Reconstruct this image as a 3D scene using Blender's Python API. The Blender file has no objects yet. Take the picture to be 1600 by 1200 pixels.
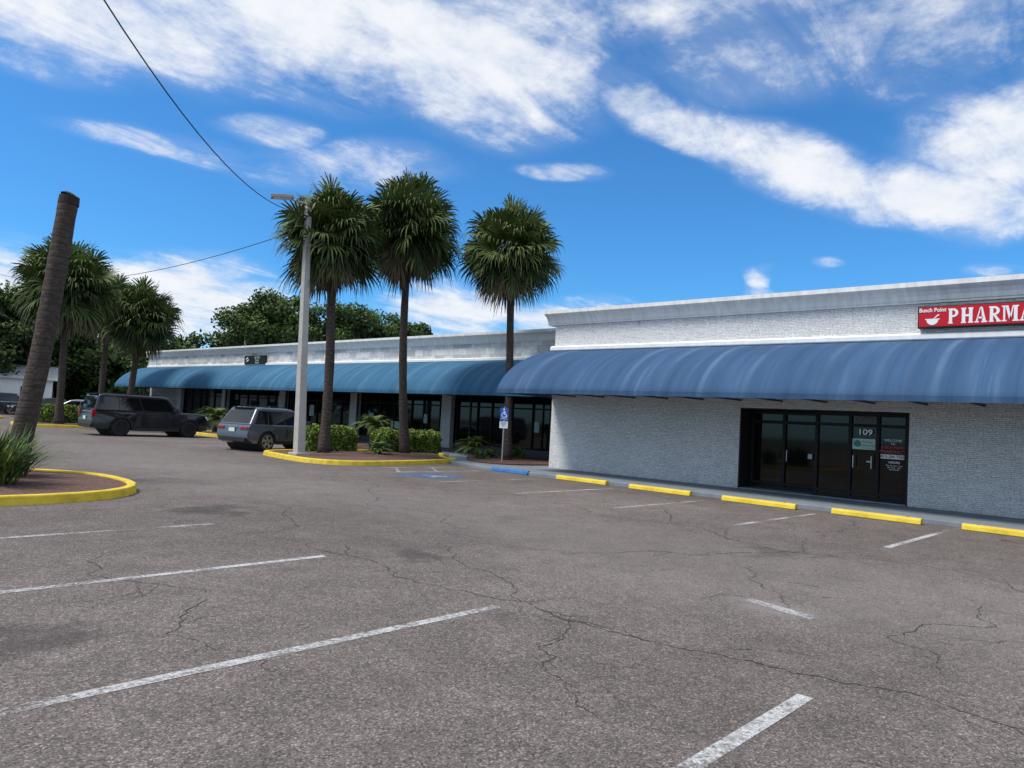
import bpy, bmesh, math, random
from mathutils import Vector, Matrix
R=math.radians
random.seed(7)
scene=bpy.context.scene
COL=bpy.context.collection

# ------------------------------------------------------------ node helpers
def newmat(name):
    m=bpy.data.materials.new(name); m.use_nodes=True
    nt=m.node_tree; nt.nodes.clear()
    out=nt.nodes.new('ShaderNodeOutputMaterial'); b=nt.nodes.new('ShaderNodeBsdfPrincipled')
    nt.links.new(b.outputs[0],out.inputs[0])
    return m,nt,b,out
def N(nt,t,**kw):
    n=nt.nodes.new(t)
    for k,v in kw.items():
        if k=='inp':
            for a,c in v.items(): n.inputs[a].default_value=c
        else: setattr(n,k,v)
    return n
def L(nt,a,b): nt.links.new(a,b)
def c4(c): return (c[0],c[1],c[2],1.0)
def plain(name,col,rough=.6,metal=0,spec=.5,var=.12,scale=3.0,bump=0,bscale=40,coat=0,streak=None):
    m,nt,b,out=newmat(name)
    b.inputs['Roughness'].default_value=rough; b.inputs['Metallic'].default_value=metal
    b.inputs['Specular IOR Level'].default_value=spec
    if coat: b.inputs['Coat Weight'].default_value=coat; b.inputs['Coat Roughness'].default_value=.03
    tc=N(nt,'ShaderNodeTexCoord')
    src=tc.outputs['Object']
    if streak:
        mp=N(nt,'ShaderNodeMapping'); mp.inputs['Scale'].default_value=streak; L(nt,src,mp.inputs[0]); src=mp.outputs[0]
    n=N(nt,'ShaderNodeTexNoise',inp={'Scale':scale,'Detail':4,'Roughness':.6}); L(nt,src,n.inputs['Vector'])
    r=N(nt,'ShaderNodeMapRange',inp={'From Min':.3,'From Max':.7,'To Min':1-var,'To Max':1+var}); L(nt,n.outputs[0],r.inputs[0])
    mx=N(nt,'ShaderNodeVectorMath',operation='SCALE'); mx.inputs[0].default_value=col; L(nt,r.outputs[0],mx.inputs['Scale'])
    L(nt,mx.outputs[0],b.inputs['Base Color'])
    if bump:
        n2=N(nt,'ShaderNodeTexNoise',inp={'Scale':bscale,'Detail':4}); L(nt,tc.outputs['Object'],n2.inputs['Vector'])
        bp=N(nt,'ShaderNodeBump',inp={'Strength':bump,'Distance':.02}); L(nt,n2.outputs[0],bp.inputs['Height']); L(nt,bp.outputs[0],b.inputs['Normal'])
    return m
def ramp(nt,fac,stops):
    r=N(nt,'ShaderNodeValToRGB'); L(nt,fac,r.inputs[0])
    e=r.color_ramp.elements
    while len(e)<len(stops): e.new(.5)
    for i,(p,c) in enumerate(stops): e[i].position=p; e[i].color=c4(c) if len(c)==3 else c
    return r.outputs[0]
def mix(nt,f,a,b,bt='MIX'):
    m=N(nt,'ShaderNodeMix',data_type='RGBA',blend_type=bt)
    for s,v in ((m.inputs[0],f),(m.inputs[6],a),(m.inputs[7],b)):
        if isinstance(v,(int,float)): s.default_value=v
        elif isinstance(v,tuple): s.default_value=c4(v)
        else: L(nt,v,s)
    return m.outputs[2]
def mrange(nt,v,a,b,c,d,sm=False):
    r=N(nt,'ShaderNodeMapRange',inp={'From Min':a,'From Max':b,'To Min':c,'To Max':d})
    if sm: r.interpolation_type='SMOOTHSTEP'
    L(nt,v,r.inputs[0]); return r.outputs[0]
def mth(nt,op,a,b=None,clamp=False):
    m=N(nt,'ShaderNodeMath',operation=op); m.use_clamp=clamp
    for i,v in enumerate((a,b)):
        if v is None: continue
        if isinstance(v,(int,float)): m.inputs[i].default_value=v
        else: L(nt,v,m.inputs[i])
    return m.outputs[0]

# ------------------------------------------------------------ mesh helpers
def empty(name,loc=(0,0,0),rot=0):
    o=bpy.data.objects.new(name,None); COL.objects.link(o); o.location=loc; o.rotation_euler=(0,0,rot); o.empty_display_size=.3
    return o
def mk(name,verts,faces,mats,parent=None,mi=None,smooth=False,loc=None):
    me=bpy.data.meshes.new(name); me.from_pydata([tuple(v) for v in verts],[],faces)
    if not isinstance(mats,(list,tuple)): mats=[mats]
    for m in mats: me.materials.append(m)
    if mi:
        for p,i in zip(me.polygons,mi): p.material_index=i
    if smooth:
        for p in me.polygons: p.use_smooth=True
    me.update()
    o=bpy.data.objects.new(name,me); COL.objects.link(o)
    if parent: o.parent=parent
    if loc: o.location=loc
    return o
class MB:
    def __init__(s): s.v=[]; s.f=[]; s.m=[]
    def add(s,vs,fs,m=0):
        k=len(s.v); s.v+=[tuple(v) for v in vs]; s.f+=[tuple(i+k for i in f) for f in fs]; s.m+=[m]*len(fs)
    def box(s,x0,x1,y0,y1,z0,z1,m=0):
        s.add([(x0,y0,z0),(x1,y0,z0),(x1,y1,z0),(x0,y1,z0),(x0,y0,z1),(x1,y0,z1),(x1,y1,z1),(x0,y1,z1)],
              [(0,3,2,1),(4,5,6,7),(0,1,5,4),(1,2,6,5),(2,3,7,6),(3,0,4,7)],m)
    def tube(s,pts,rad,n=8,m=0,cap=True):
        k=len(s.v); P=[Vector(p) for p in pts]
        for i,p in enumerate(P):
            d=(P[min(i+1,len(P)-1)]-P[max(i-1,0)]).normalized()
            a=d.orthogonal().normalized() if abs(d.z)<.9 else (Vector((1,0,0))-d*d.x).normalized()
            b=d.cross(a); r=rad[i] if isinstance(rad,(list,tuple)) else rad
            for j in range(n):
                t=2*math.pi*j/n; s.v.append(tuple(p+a*(r*math.cos(t))+b*(r*math.sin(t))))
        for i in range(len(P)-1):
            for j in range(n):
                s.f.append((k+i*n+j,k+i*n+(j+1)%n,k+(i+1)*n+(j+1)%n,k+(i+1)*n+j)); s.m.append(m)
        if cap:
            s.f.append(tuple(k+j for j in range(n))[::-1]); s.m.append(m)
            s.f.append(tuple(k+(len(P)-1)*n+j for j in range(n))); s.m.append(m)
    def obj(s,name,mats,parent=None,smooth=False,bevel=0,seg=2):
        o=mk(name,s.v,s.f,mats,parent,s.m,smooth)
        if bevel:
            b=o.modifiers.new('b','BEVEL'); b.width=bevel; b.segments=seg; b.limit_method='ANGLE'; b.angle_limit=R(35)
        return o
def box(name,x0,x1,y0,y1,z0,z1,mat,parent=None,bevel=0):
    b=MB(); b.box(x0,x1,y0,y1,z0,z1); return b.obj(name,mat,parent,bevel=bevel)
def extrudeY(name,prof,y0,y1,mat,parent=None,smooth=False,cap=True):
    n=len(prof); v=[(x,y0,z) for x,z in prof]+[(x,y1,z) for x,z in prof]
    f=[(i,(i+1)%n,n+(i+1)%n,n+i) for i in range(n)]
    if cap: f+=[tuple(range(n))[::-1],tuple(range(n,2*n))]
    return mk(name,v,f,mat,parent,smooth=smooth)
def text(name,body,size,loc,mat,parent=None,off=0,ext=.004,align='CENTER',sx=1,rot=(R(90),0,R(-90))):
    cu=bpy.data.curves.new(name,'FONT'); cu.body=body; cu.size=size; cu.align_x=align; cu.align_y='CENTER'; cu.offset=off; cu.extrude=ext
    cu.materials.append(mat)
    o=bpy.data.objects.new(name,cu); COL.objects.link(o); o.location=loc; o.rotation_euler=rot; o.scale=(sx,1,1)
    if parent: o.parent=parent
    return o

# ------------------------------------------------------------ materials
def asphalt_mat():
    m,nt,b,out=newmat('asphalt')
    tc=N(nt,'ShaderNodeTexCoord'); P=tc.outputs['Object']
    big=N(nt,'ShaderNodeTexNoise',inp={'Scale':.16,'Detail':4,'Roughness':.55}); L(nt,P,big.inputs['Vector'])
    med=N(nt,'ShaderNodeTexNoise',inp={'Scale':1.7,'Detail':6,'Roughness':.68}); L(nt,P,med.inputs['Vector'])
    col=ramp(nt,big.outputs[0],[(.3,(.132,.114,.105)),(.50,(.165,.145,.134)),(.70,(.205,.181,.167))])
    v=mrange(nt,med.outputs[0],.3,.72,.80,1.17)
    col=mix(nt,1.0,col,v,'MULTIPLY')
    vo=N(nt,'ShaderNodeTexVoronoi',inp={'Scale':95.0}); L(nt,P,vo.inputs['Vector'])
    sep=N(nt,'ShaderNodeSeparateColor'); L(nt,vo.outputs['Color'],sep.inputs[0])
    ag=ramp(nt,sep.outputs[0],[(0,(.34,.32,.31)),(.40,(.82,.80,.79)),(.84,(1.13,1.10,1.08)),(1,(2.3,2.2,2.1))])
    col=mix(nt,.85,col,ag,'MULTIPLY')
    vo2=N(nt,'ShaderNodeTexVoronoi',inp={'Scale':30.0}); L(nt,P,vo2.inputs['Vector'])
    sep2=N(nt,'ShaderNodeSeparateColor'); L(nt,vo2.outputs['Color'],sep2.inputs[0])
    col=mix(nt,1.0,col,mrange(nt,sep2.outputs[1],0,1,.86,1.14),'MULTIPLY')
    sx=N(nt,'ShaderNodeSeparateXYZ'); L(nt,P,sx.inputs[0])
    lane=mth(nt,'ABSOLUTE',mth(nt,'SUBTRACT',mth(nt,'ADD',sx.outputs[0],mth(nt,'MULTIPLY',big.outputs[0],2.5)),10.3))
    col=mix(nt,mrange(nt,lane,.6,3.2,.20,0,True),col,(.26,.235,.22))
    wn=N(nt,'ShaderNodeTexNoise',inp={'Scale':.9,'Detail':6,'Roughness':.72}); L(nt,P,wn.inputs['Vector'])
    ws=N(nt,'ShaderNodeVectorMath',operation='SCALE'); L(nt,wn.outputs['Color'],ws.inputs[0]); ws.inputs['Scale'].default_value=1.7
    wa=N(nt,'ShaderNodeVectorMath',operation='ADD'); L(nt,P,wa.inputs[0]); L(nt,ws.outputs[0],wa.inputs[1])
    cmn=N(nt,'ShaderNodeTexNoise',inp={'Scale':.30,'Detail':3}); L(nt,P,cmn.inputs['Vector'])
    for sc,w,st,lo in ((.85,.0085,.65,.49),):
        vc=N(nt,'ShaderNodeTexVoronoi',feature='DISTANCE_TO_EDGE',inp={'Scale':sc}); L(nt,wa.outputs[0],vc.inputs['Vector'])
        mk_=mrange(nt,cmn.outputs[0],lo,lo+.10,0,1)
        cr=mth(nt,'MULTIPLY',mrange(nt,vc.outputs['Distance'],w*.35,w,st,0),mk_)
        col=mix(nt,cr,col,(.035,.031,.028))
    sn=N(nt,'ShaderNodeTexNoise',inp={'Scale':.75,'Detail':5,'Roughness':.7}); L(nt,P,sn.inputs['Vector'])
    col=mix(nt,mrange(nt,sn.outputs[0],.60,.76,0,.55),col,(.075,.066,.06))
    col=mix(nt,mrange(nt,sn.outputs[0],.40,.26,0,.3),col,(.27,.245,.23))
    wob=mth(nt,'MULTIPLY',mth(nt,'SUBTRACT',med.outputs[0],.5),2.0)
    for (px,py,r,s) in ((5.6,11.6,.6,.65),(6.0,6.9,.35,.5),(16.2,2.2,.22,.85),(1.6,5.9,.4,.55),(10.5,4.4,.4,.35),(7.2,2.9,.35,-.3)):
        dx=mth(nt,'SUBTRACT',sx.outputs[0],px); dy=mth(nt,'SUBTRACT',sx.outputs[1],py)
        d=mth(nt,'SQRT',mth(nt,'ADD',mth(nt,'MULTIPLY',dx,dx),mth(nt,'MULTIPLY',dy,dy)))
        d=mth(nt,'ADD',d,wob)
        col=mix(nt,mrange(nt,d,r*.3,r*1.5,abs(s),0,True),col,(.05,.045,.042) if s>0 else (.33,.30,.28))
    L(nt,col,b.inputs['Base Color']); b.inputs['Roughness'].default_value=.9; b.inputs['Specular IOR Level'].default_value=.2
    bp=N(nt,'ShaderNodeBump',inp={'Strength':.5,'Distance':.008}); L(nt,sep.outputs[1],bp.inputs['Height'])
    L(nt,bp.outputs[0],b.inputs['Normal'])
    return m
M_asph=asphalt_mat()
def paint_mat(name,colr,lo,hi,sc=22):
    m,nt,b,out=newmat(name)
    tc=N(nt,'ShaderNodeTexCoord'); P=tc.outputs['Object']
    n=N(nt,'ShaderNodeTexNoise',inp={'Scale':sc,'Detail':6,'Roughness':.75}); L(nt,P,n.inputs['Vector'])
    n2=N(nt,'ShaderNodeTexNoise',inp={'Scale':1.3,'Detail':4}); L(nt,P,n2.inputs['Vector'])
    a=mth(nt,'ADD',n.outputs[0],mth(nt,'MULTIPLY',mth(nt,'SUBTRACT',n2.outputs[0],.5),.7))
    f=mrange(nt,a,lo,hi,0,.92)
    vo=N(nt,'ShaderNodeTexVoronoi',inp={'Scale':95.0}); L(nt,P,vo.inputs['Vector'])
    sep=N(nt,'ShaderNodeSeparateColor'); L(nt,vo.outputs['Color'],sep.inputs[0])
    cc=mix(nt,1.0,colr,mrange(nt,sep.outputs[0],0,1,.6,1.1),'MULTIPLY')
    L(nt,cc,b.inputs['Base Color']); b.inputs['Roughness'].default_value=.75
    t=N(nt,'ShaderNodeBsdfTransparent'); ms=N(nt,'ShaderNodeMixShader')
    L(nt,f,ms.inputs[0]); L(nt,t.outputs[0],ms.inputs[1]); L(nt,b.outputs[0],ms.inputs[2]); L(nt,ms.outputs[0],out.inputs[0])
    return m
M_line=paint_mat('worn_white_paint',(.60,.60,.59),.35,.58)
M_linef=paint_mat('faded_white_paint',(.56,.55,.54),.38,.64)
M_hcblue=paint_mat('worn_blue_paint',(.08,.20,.45),.38,.62)
M_crack=paint_mat('crack_dark',(.028,.025,.023),.30,.46,6)  # plain dark tone of the paving cracks, broken up by noise
def N_sep(nt,c):
    s=N(nt,'ShaderNodeSeparateColor'); L(nt,c,s.inputs[0]); return s.outputs[0]
def stone_mat():
    m,nt,b,out=newmat('white_split_face_stone')
    tc=N(nt,'ShaderNodeTexCoord'); s=N(nt,'ShaderNodeSeparateXYZ'); L(nt,tc.outputs['Object'],s.inputs[0])
    yx=mth(nt,'ADD',s.outputs[1],s.outputs[0])
    c=N(nt,'ShaderNodeCombineXYZ'); L(nt,yx,c.inputs[0])
    mpw=N(nt,'ShaderNodeMapping'); mpw.inputs['Scale'].default_value=(1,2.2,9); L(nt,tc.outputs['Object'],mpw.inputs[0])
    wn=N(nt,'ShaderNodeTexNoise',inp={'Scale':2.2,'Detail':3}); L(nt,mpw.outputs[0],wn.inputs['Vector'])
    wz=mth(nt,'ADD',s.outputs[2],mth(nt,'MULTIPLY',wn.outputs[0],.06)); L(nt,wz,c.inputs[1])
    br=N(nt,'ShaderNodeTexBrick'); br.offset=.37; br.squash=.55; br.squash_frequency=3
    br.inputs['Color1'].default_value=(.74,.745,.75,1); br.inputs['Color2'].default_value=(.93,.93,.925,1); br.inputs['Mortar'].default_value=(.52,.525,.54,1)
    for k,v in (('Scale',1.0),('Mortar Size',.004),('Mortar Smooth',.8),('Brick Width',.19),('Row Height',.045),('Bias',.3)): br.inputs[k].default_value=v
    L(nt,c.outputs[0],br.inputs['Vector'])
    n=N(nt,'ShaderNodeTexNoise',inp={'Scale':5,'Detail':6,'Roughness':.75}); L(nt,mpw.outputs[0],n.inputs['Vector'])
    col=mix(nt,1.0,br.outputs['Color'],mrange(nt,n.outputs[0],.28,.66,.74,1.04),'MULTIPLY')
    n3=N(nt,'ShaderNodeTexNoise',inp={'Scale':.7,'Detail':5}); L(nt,tc.outputs['Object'],n3.inputs['Vector'])
    col=mix(nt,1.0,col,mrange(nt,n3.outputs[0],.3,.7,.94,1.02),'MULTIPLY')
    mp=N(nt,'ShaderNodeMapping'); mp.inputs['Scale'].default_value=(1,3.5,.5); L(nt,tc.outputs['Object'],mp.inputs[0])
    n4=N(nt,'ShaderNodeTexNoise',inp={'Scale':1.0,'Detail':6,'Roughness':.7}); L(nt,mp.outputs[0],n4.inputs['Vector'])
    g=mth(nt,'MULTIPLY',mrange(nt,s.outputs[2],4.85,5.25,0,1),mrange(nt,n4.outputs[0],.52,.70,0,.55))
    col=mix(nt,g,col,(.22,.22,.21))
    g2=mth(nt,'MULTIPLY',mrange(nt,s.outputs[2],.4,.1,0,1),mrange(nt,n4.outputs[0],.4,.65,0,.45))
    col=mix(nt,g2,col,(.36,.34,.31))
    L(nt,col,b.inputs['Base Color']); b.inputs['Roughness'].default_value=.8
    h=mth(nt,'ADD',mth(nt,'MULTIPLY',br.outputs['Fac'],-.6),mth(nt,'ADD',mth(nt,'MULTIPLY',N_sep(nt,br.outputs['Color']),1.4),n.outputs[0]))
    bp=N(nt,'ShaderNodeBump',inp={'Strength':.9,'Distance':.03}); L(nt,h,bp.inputs['Height']); L(nt,bp.outputs[0],b.inputs['Normal'])
    return m
M_stone=stone_mat()
def marble_mat():
    m,nt,b,out=newmat('grey_marble_tile')
    tc=N(nt,'ShaderNodeTexCoord'); s=N(nt,'ShaderNodeSeparateXYZ'); L(nt,tc.outputs['Object'],s.inputs[0])
    c=N(nt,'ShaderNodeCombineXYZ'); L(nt,s.outputs[1],c.inputs[0]); L(nt,s.outputs[2],c.inputs[1])
    br=N(nt,'ShaderNodeTexBrick'); br.offset=.5
    br.inputs['Color1'].default_value=(.34,.36,.38,1); br.inputs['Color2'].default_value=(.78,.78,.77,1); br.inputs['Mortar'].default_value=(.42,.42,.42,1)
    for k,v in (('Scale',1.0),('Mortar Size',.008),('Brick Width',.62),('Row Height',.31),('Bias',.25)): br.inputs[k].default_value=v
    L(nt,c.outputs[0],br.inputs['Vector'])
    n=N(nt,'ShaderNodeTexNoise',inp={'Scale':2.5,'Detail':6,'Roughness':.7,'Distortion':1.5}); L(nt,tc.outputs['Object'],n.inputs['Vector'])
    col=mix(nt,1.0,br.outputs['Color'],mrange(nt,n.outputs[0],.3,.7,.75,1.15),'MULTIPLY')
    L(nt,col,b.inputs['Base Color']); b.inputs['Roughness'].default_value=.45
    return m
M_marble=marble_mat()
def awning_mat(name,c1,c2,pale,k=1.0):
    m,nt,b,out=newmat(name)
    tc=N(nt,'ShaderNodeTexCoord'); s=N(nt,'ShaderNodeSeparateXYZ'); L(nt,tc.outputs['Object'],s.inputs[0])
    mp=N(nt,'ShaderNodeMapping'); mp.inputs['Scale'].default_value=(.10,1.5,.10); L(nt,tc.outputs['Object'],mp.inputs[0])
    n=N(nt,'ShaderNodeTexNoise',inp={'Scale':1.6,'Detail':7,'Roughness':.62}); L(nt,mp.outputs[0],n.inputs['Vector'])
    col=ramp(nt,n.outputs[0],[(.35,c1),(.58,c2),(.95,pale)])
    n2=N(nt,'ShaderNodeTexNoise',inp={'Scale':.35,'Detail':4}); L(nt,tc.outputs['Object'],n2.inputs['Vector'])
    col=mix(nt,1.0,col,mrange(nt,n2.outputs[0],.3,.7,.92,1.08),'MULTIPLY')
    yy=mth(nt,'MULTIPLY',s.outputs[1],1/.61)
    fr=mth(nt,'FRACT',yy); bay=N(nt,'ShaderNodeTexWhiteNoise',noise_dimensions='1D'); L(nt,mth(nt,'FLOOR',yy),bay.inputs['W'])
    st=mrange(nt,mth(nt,'ABSOLUTE',mth(nt,'SUBTRACT',fr,.45)),.02,.22,1,0,True)
    st=mth(nt,'MULTIPLY',st,mrange(nt,bay.outputs['Value'],.4,1,0,.5*k))
    st=mth(nt,'MULTIPLY',st,mrange(nt,n2.outputs[0],.36,.56,.2,1))
    st=mth(nt,'MULTIPLY',st,mrange(nt,s.outputs[2],2.7,3.6,.35,1))
    col=mix(nt,st,col,pale)
    seam=mrange(nt,mth(nt,'ABSOLUTE',mth(nt,'SUBTRACT',fr,.06)),.0,.045,.30,0)
    col=mix(nt,seam,col,(c1[0]*.6,c1[1]*.6,c1[2]*.6))
    L(nt,col,b.inputs['Base Color']); b.inputs['Roughness'].default_value=.75; b.inputs['Specular IOR Level'].default_value=.15
    return m
M_awnN=awning_mat('slate_blue_awning',(.034,.078,.160),(.048,.106,.205),(.16,.25,.36))
M_awnF=awning_mat('bright_blue_awning',(.028,.105,.190),(.046,.140,.240),(.14,.28,.38),.8)
M_white=plain('off_white_stucco',(.82,.82,.80),.7,var=.08,scale=1.5,streak=(1,4,.4))
M_cornice=plain('cornice_stucco',(.78,.775,.75),.7,var=.14,scale=2.2,streak=(1,3,.6))
M_walk=plain('blue_grey_painted_concrete',(.20,.235,.265),.8,var=.15,scale=2.5,bump=.2)
M_conc=plain('concrete',(.44,.425,.39),.85,var=.12,scale=4,bump=.3)
def curb_mat():
    m,nt,b,out=newmat('yellow_curb_paint')
    tc=N(nt,'ShaderNodeTexCoord'); P=tc.outputs['Object']
    n=N(nt,'ShaderNodeTexNoise',inp={'Scale':4,'Detail':7,'Roughness':.7}); L(nt,P,n.inputs['Vector'])
    n2=N(nt,'ShaderNodeTexNoise',inp={'Scale':16,'Detail':5,'Roughness':.7}); L(nt,P,n2.inputs['Vector'])
    col=ramp(nt,n.outputs[0],[(.3,(.50,.35,.025)),(.5,(.74,.53,.03)),(.7,(.80,.62,.07))])
    col=mix(nt,mrange(nt,n2.outputs[0],.60,.68,0,.75),col,(.30,.27,.20))
    L(nt,col,b.inputs['Base Color']); b.inputs['Roughness'].default_value=.7
    bp=N(nt,'ShaderNodeBump',inp={'Strength':.4,'Distance':.01}); L(nt,n2.outputs[0],bp.inputs['Height']); L(nt,bp.outputs[0],b.inputs['Normal'])
    return m
M_yel=curb_mat()
M_blue=plain('blue_curb_paint',(.035,.16,.42),.65,var=.25,scale=6,bump=.3)
M_mulch=plain('mulch',(.125,.070,.052),.95,var=.6,scale=16,bump=1.0,bscale=28)
M_frame=plain('dark_bronze_aluminium',(.009,.008,.008),.6,0,.3,var=.1)
M_reveal=plain('dark_reveal_paint',(.014,.012,.012),.7)
M_dark=plain('dark_interior',(.010,.010,.011),.8)
M_soffit=plain('awning_underside',(.05,.08,.13),.8)
def glass(name,col=(.008,.009,.010),rough=.04,spec=.5):
    return plain(name,col,rough,0,spec,var=.3,scale=.8)
M_glass=glass('tinted_glass',(.005,.005,.006),.04,.35)
M_metal=plain('brushed_metal',(.5,.5,.5),.35,.9)
M_red=plain('red_sign_face',(.52,.010,.020),.45,var=.04,spec=.3)
M_wht=plain('white_lettering',(.84,.84,.84),.5,var=.02)
M_blk=plain('black_plastic',(.012,.012,.012),.5)
M_grn=plain('dark_green_sign',(.008,.018,.016),.5)
M_paper=plain('pale_green_poster',(.45,.62,.55),.6)
M_teal=plain('teal_print',(.03,.22,.2),.6)
M_rtxt=plain('red_lettering',(.42,.06,.045),.5)
M_isa=plain('accessible_blue_sign',(.01,.10,.50),.4,var=.03)
M_roof=plain('flat_roof',(.4,.4,.4),.9)

# ------------------------------------------------------------ ground
mk('ground',[(-400,-400,-.03),(900,-400,-.03),(900,1400,-.03),(-400,1400,-.03)],[(0,1,2,3)],
   plain('grass_ground',(.055,.085,.03),.95,var=.35,scale=1.2,bump=.6))
mk('parking_lot',[(-60,-60,0),(60,-60,0),(60,110,0),(-60,110,0)],[(0,1,2,3)],M_asph)
pl=empty('parking_stall_lines')
def line(nm,x0,y0,x1,y1,w=.10,mat=M_line,z=.004):
    d=Vector((x1-x0,y1-y0,0)).normalized(); n=Vector((-d.y,d.x,0))*w/2
    a=Vector((x0,y0,z)); b=Vector((x1,y1,z))
    return mk(nm,[a-n,b-n,b+n,a+n],[(0,1,2,3)],mat,pl)
for y in (10.2,7.42,4.63,1.84):
    line('stall_line',-.6,y+.02,5.0,y-.02,mat=M_linef if y>9 else M_line,w=.105)
for y,mt in ((14.3,M_linef),(11.52,M_line),(8.72,M_linef),(6.08,M_linef),(3.47,M_line),(.75,M_line),(-2,M_line)):
    line('stall_line',12.9,y+.03,16.8,y-.03,mat=mt,w=.11)
line('stall_line',7.15,2.55,7.35,3.3,.16,M_linef)
line('stall_line',13.2,18.75,17.2,18.2,.12,M_linef); line('stall_line',13.0,17.1,17.2,17.0,.12)
for i in range(2): line('stall_line',14.0+i*1.5,17.2,14.8+i*1.5,18.3,.10,M_linef)
for y in (29.6,32.5,35.3,39.6,42): line('stall_line',12.6,y,17.6,y,.12)
for y in (27.2,30,33,36,39): line('stall_line',-3,y,2.6,y,.12)
ck=MB(); crnd=random.Random(21)
def crack(pts,w=.012,jit=.10,br=.25):
    P=[Vector((x,y,0)) for x,y in pts]
    for _ in range(5):
        q=[P[0]]
        for a,c in zip(P[:-1],P[1:]):
            d=c-a; n=Vector((-d.y,d.x,0)).normalized() if d.length>0 else Vector((0,1,0))
            q+=[(a+c)/2+n*crnd.gauss(0,1)*d.length*jit,c]
        P=q
    n_=len(P); vs=[]
    for i,p in enumerate(P):
        d=(P[min(i+1,n_-1)]-P[max(0,i-1)]).normalized(); n=Vector((-d.y,d.x,0)); t=i/(n_-1)
        ww=w*(.35+.65*math.sin(math.pi*min(1,max(0,t*.94+.03))))*crnd.uniform(.5,1.4)/2
        vs+=[(p.x-n.x*ww,p.y-n.y*ww,.003),(p.x+n.x*ww,p.y+n.y*ww,.003)]
    ck.add(vs,[(2*i,2*i+1,2*i+3,2*i+2) for i in range(n_-1)])
    if br>0:
        for k in range(int(n_/14)):
            if crnd.random()<br*2:
                p=P[crnd.randrange(n_)]; a=crnd.uniform(0,6.28); l=crnd.uniform(.3,1.1)
                crack([(p.x,p.y),(p.x+math.cos(a)*l,p.y+math.sin(a)*l)],w*.65,jit,0)
crack([(5.1,9.2),(5.2,7.6),(5.0,6.1),(5.35,4.6),(5.2,3.2),(5.45,2.0),(5.2,.4),(5.5,-1.5)],.014)
crack([(7.6,8.2),(6.3,6.6),(5.9,5.4),(5.3,4.6)],.011)
crack([(9.2,4.1),(8.3,3.7),(7.9,3.1),(7.2,2.9)],.012)
crack([(5.4,4.0),(4.4,3.6),(3.9,2.9)],.010)
crack([(12.8,4.6),(11.0,4.2),(9.6,4.8),(8.1,5.8),(7.6,8.2)],.014)
crack([(12.6,9.9),(11.6,8.4),(11.9,6.8),(11.2,5.4),(11.5,3.2),(11.0,1.0)],.018)
crack([(9.6,12.6),(8.4,11.2),(8.9,9.4),(7.8,8.2)],.014)
crack([(6.4,12.9),(6.9,11.3),(6.2,10.1),(5.2,9.2)],.014)
crack([(11.8,17.5),(10.4,15.8),(10.9,14.1),(9.6,12.6)],.018)
crack([(7.2,17.8),(8.8,16.6),(10.4,15.9)],.016)
crack([(3.1,9.0),(2.6,7.8),(3.2,6.6),(2.4,5.5),(2.6,4.3)],.010)
crack([(6.3,1.3),(7.1,1.9),(8.4,1.3),(9.6,1.7)],.012)
crack([(4.2,1.3),(4.8,.6),(4.6,-.6)],.010)
crack([(14.6,8.6),(13.2,7.6),(12.0,6.9)],.015)
crack([(16.6,5.2),(15.2,4.6),(13.7,4.9),(12.8,4.5)],.015)
ck.obj('paving_cracks',M_crack)
hc=empty('accessible_parking_symbol',(14.1,15.85,0))
b=MB(); b.add([(-.75,-.75,.004),(.75,-.75,.004),(.75,.75,.004),(-.75,.75,.004)],[(0,1,2,3)]); b.obj('blue_field',M_hcblue,hc)
def disc(b,cx,cy,r0,r1,a0,a1,z,n=14,m=0):
    vs=[];fs=[]
    for i in range(n+1):
        t=R(a0+(a1-a0)*i/n); vs+=[(cx+r0*math.cos(t),cy+r0*math.sin(t),z),(cx+r1*math.cos(t),cy+r1*math.sin(t),z)]
    for i in range(n): fs.append((2*i,2*i+1,2*i+3,2*i+2))
    b.add(vs,fs,m)
b=MB(); disc(b,.1,-.05,.26,.36,60,330,.008); disc(b,.45,.05,.0,.1,0,360,.008)
for (p,q) in (((.35,.04),(0,.04)),((0,.04),(-.02,-.3)),((-.02,-.3),(-.4,-.42)),((.2,.04),(.18,-.22))):
    d=Vector((q[0]-p[0],q[1]-p[1],0)).normalized(); n=Vector((-d.y,d.x,0))*.045
    zz=.0085+.0006*len(b.f)/20
    p=Vector((p[0],p[1],zz)); q=Vector((q[0],q[1],zz)); b.add([p-n,q-n,q+n,p+n],[(0,1,2,3)])
b.obj('wheelchair_figure',M_linef,hc)
def stop(x0,y0,x1,y1,mat):
    e=empty('parking_stop',((x0+x1)/2,(y0+y1)/2,0),math.atan2(y1-y0,x1-x0))
    l=math.hypot(x1-x0,y1-y0)/2
    prof=[(-.09,.006),(.09,.006),(.075,.09),(.05,.13),(-.05,.13),(-.075,.09)]
    v=[(-l,a,z) for a,z in prof]+[(l,a,z) for a,z in prof]; n=6
    f=[(i,(i+1)%n,n+(i+1)%n,n+i) for i in range(n)]+[tuple(range(n))[::-1],tuple(range(n,2*n))]
    o=mk('concrete_bar',v,f,mat,e); bv=o.modifiers.new('b','BEVEL'); bv.width=.012; bv.segments=2
    bb=MB()
    for s in (-.7,.7): bb.tube([(s*l,0,.125),(s*l,0,.136)],.02,8)
    bb.obj('anchor_pins',M_blk,e)
stop(17.83,17.0,17.78,15.35,M_blue)
for y1,y0,x in ((14.1,12.2,17.62),(11.35,9.42,17.42),(8.5,6.62,17.25),(5.86,4.02,17.3),(3.3,1.45,17.28),(.5,-1.35,17.28)):
    stop(x+.05,y1,x-.04,y0,M_yel)
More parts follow.
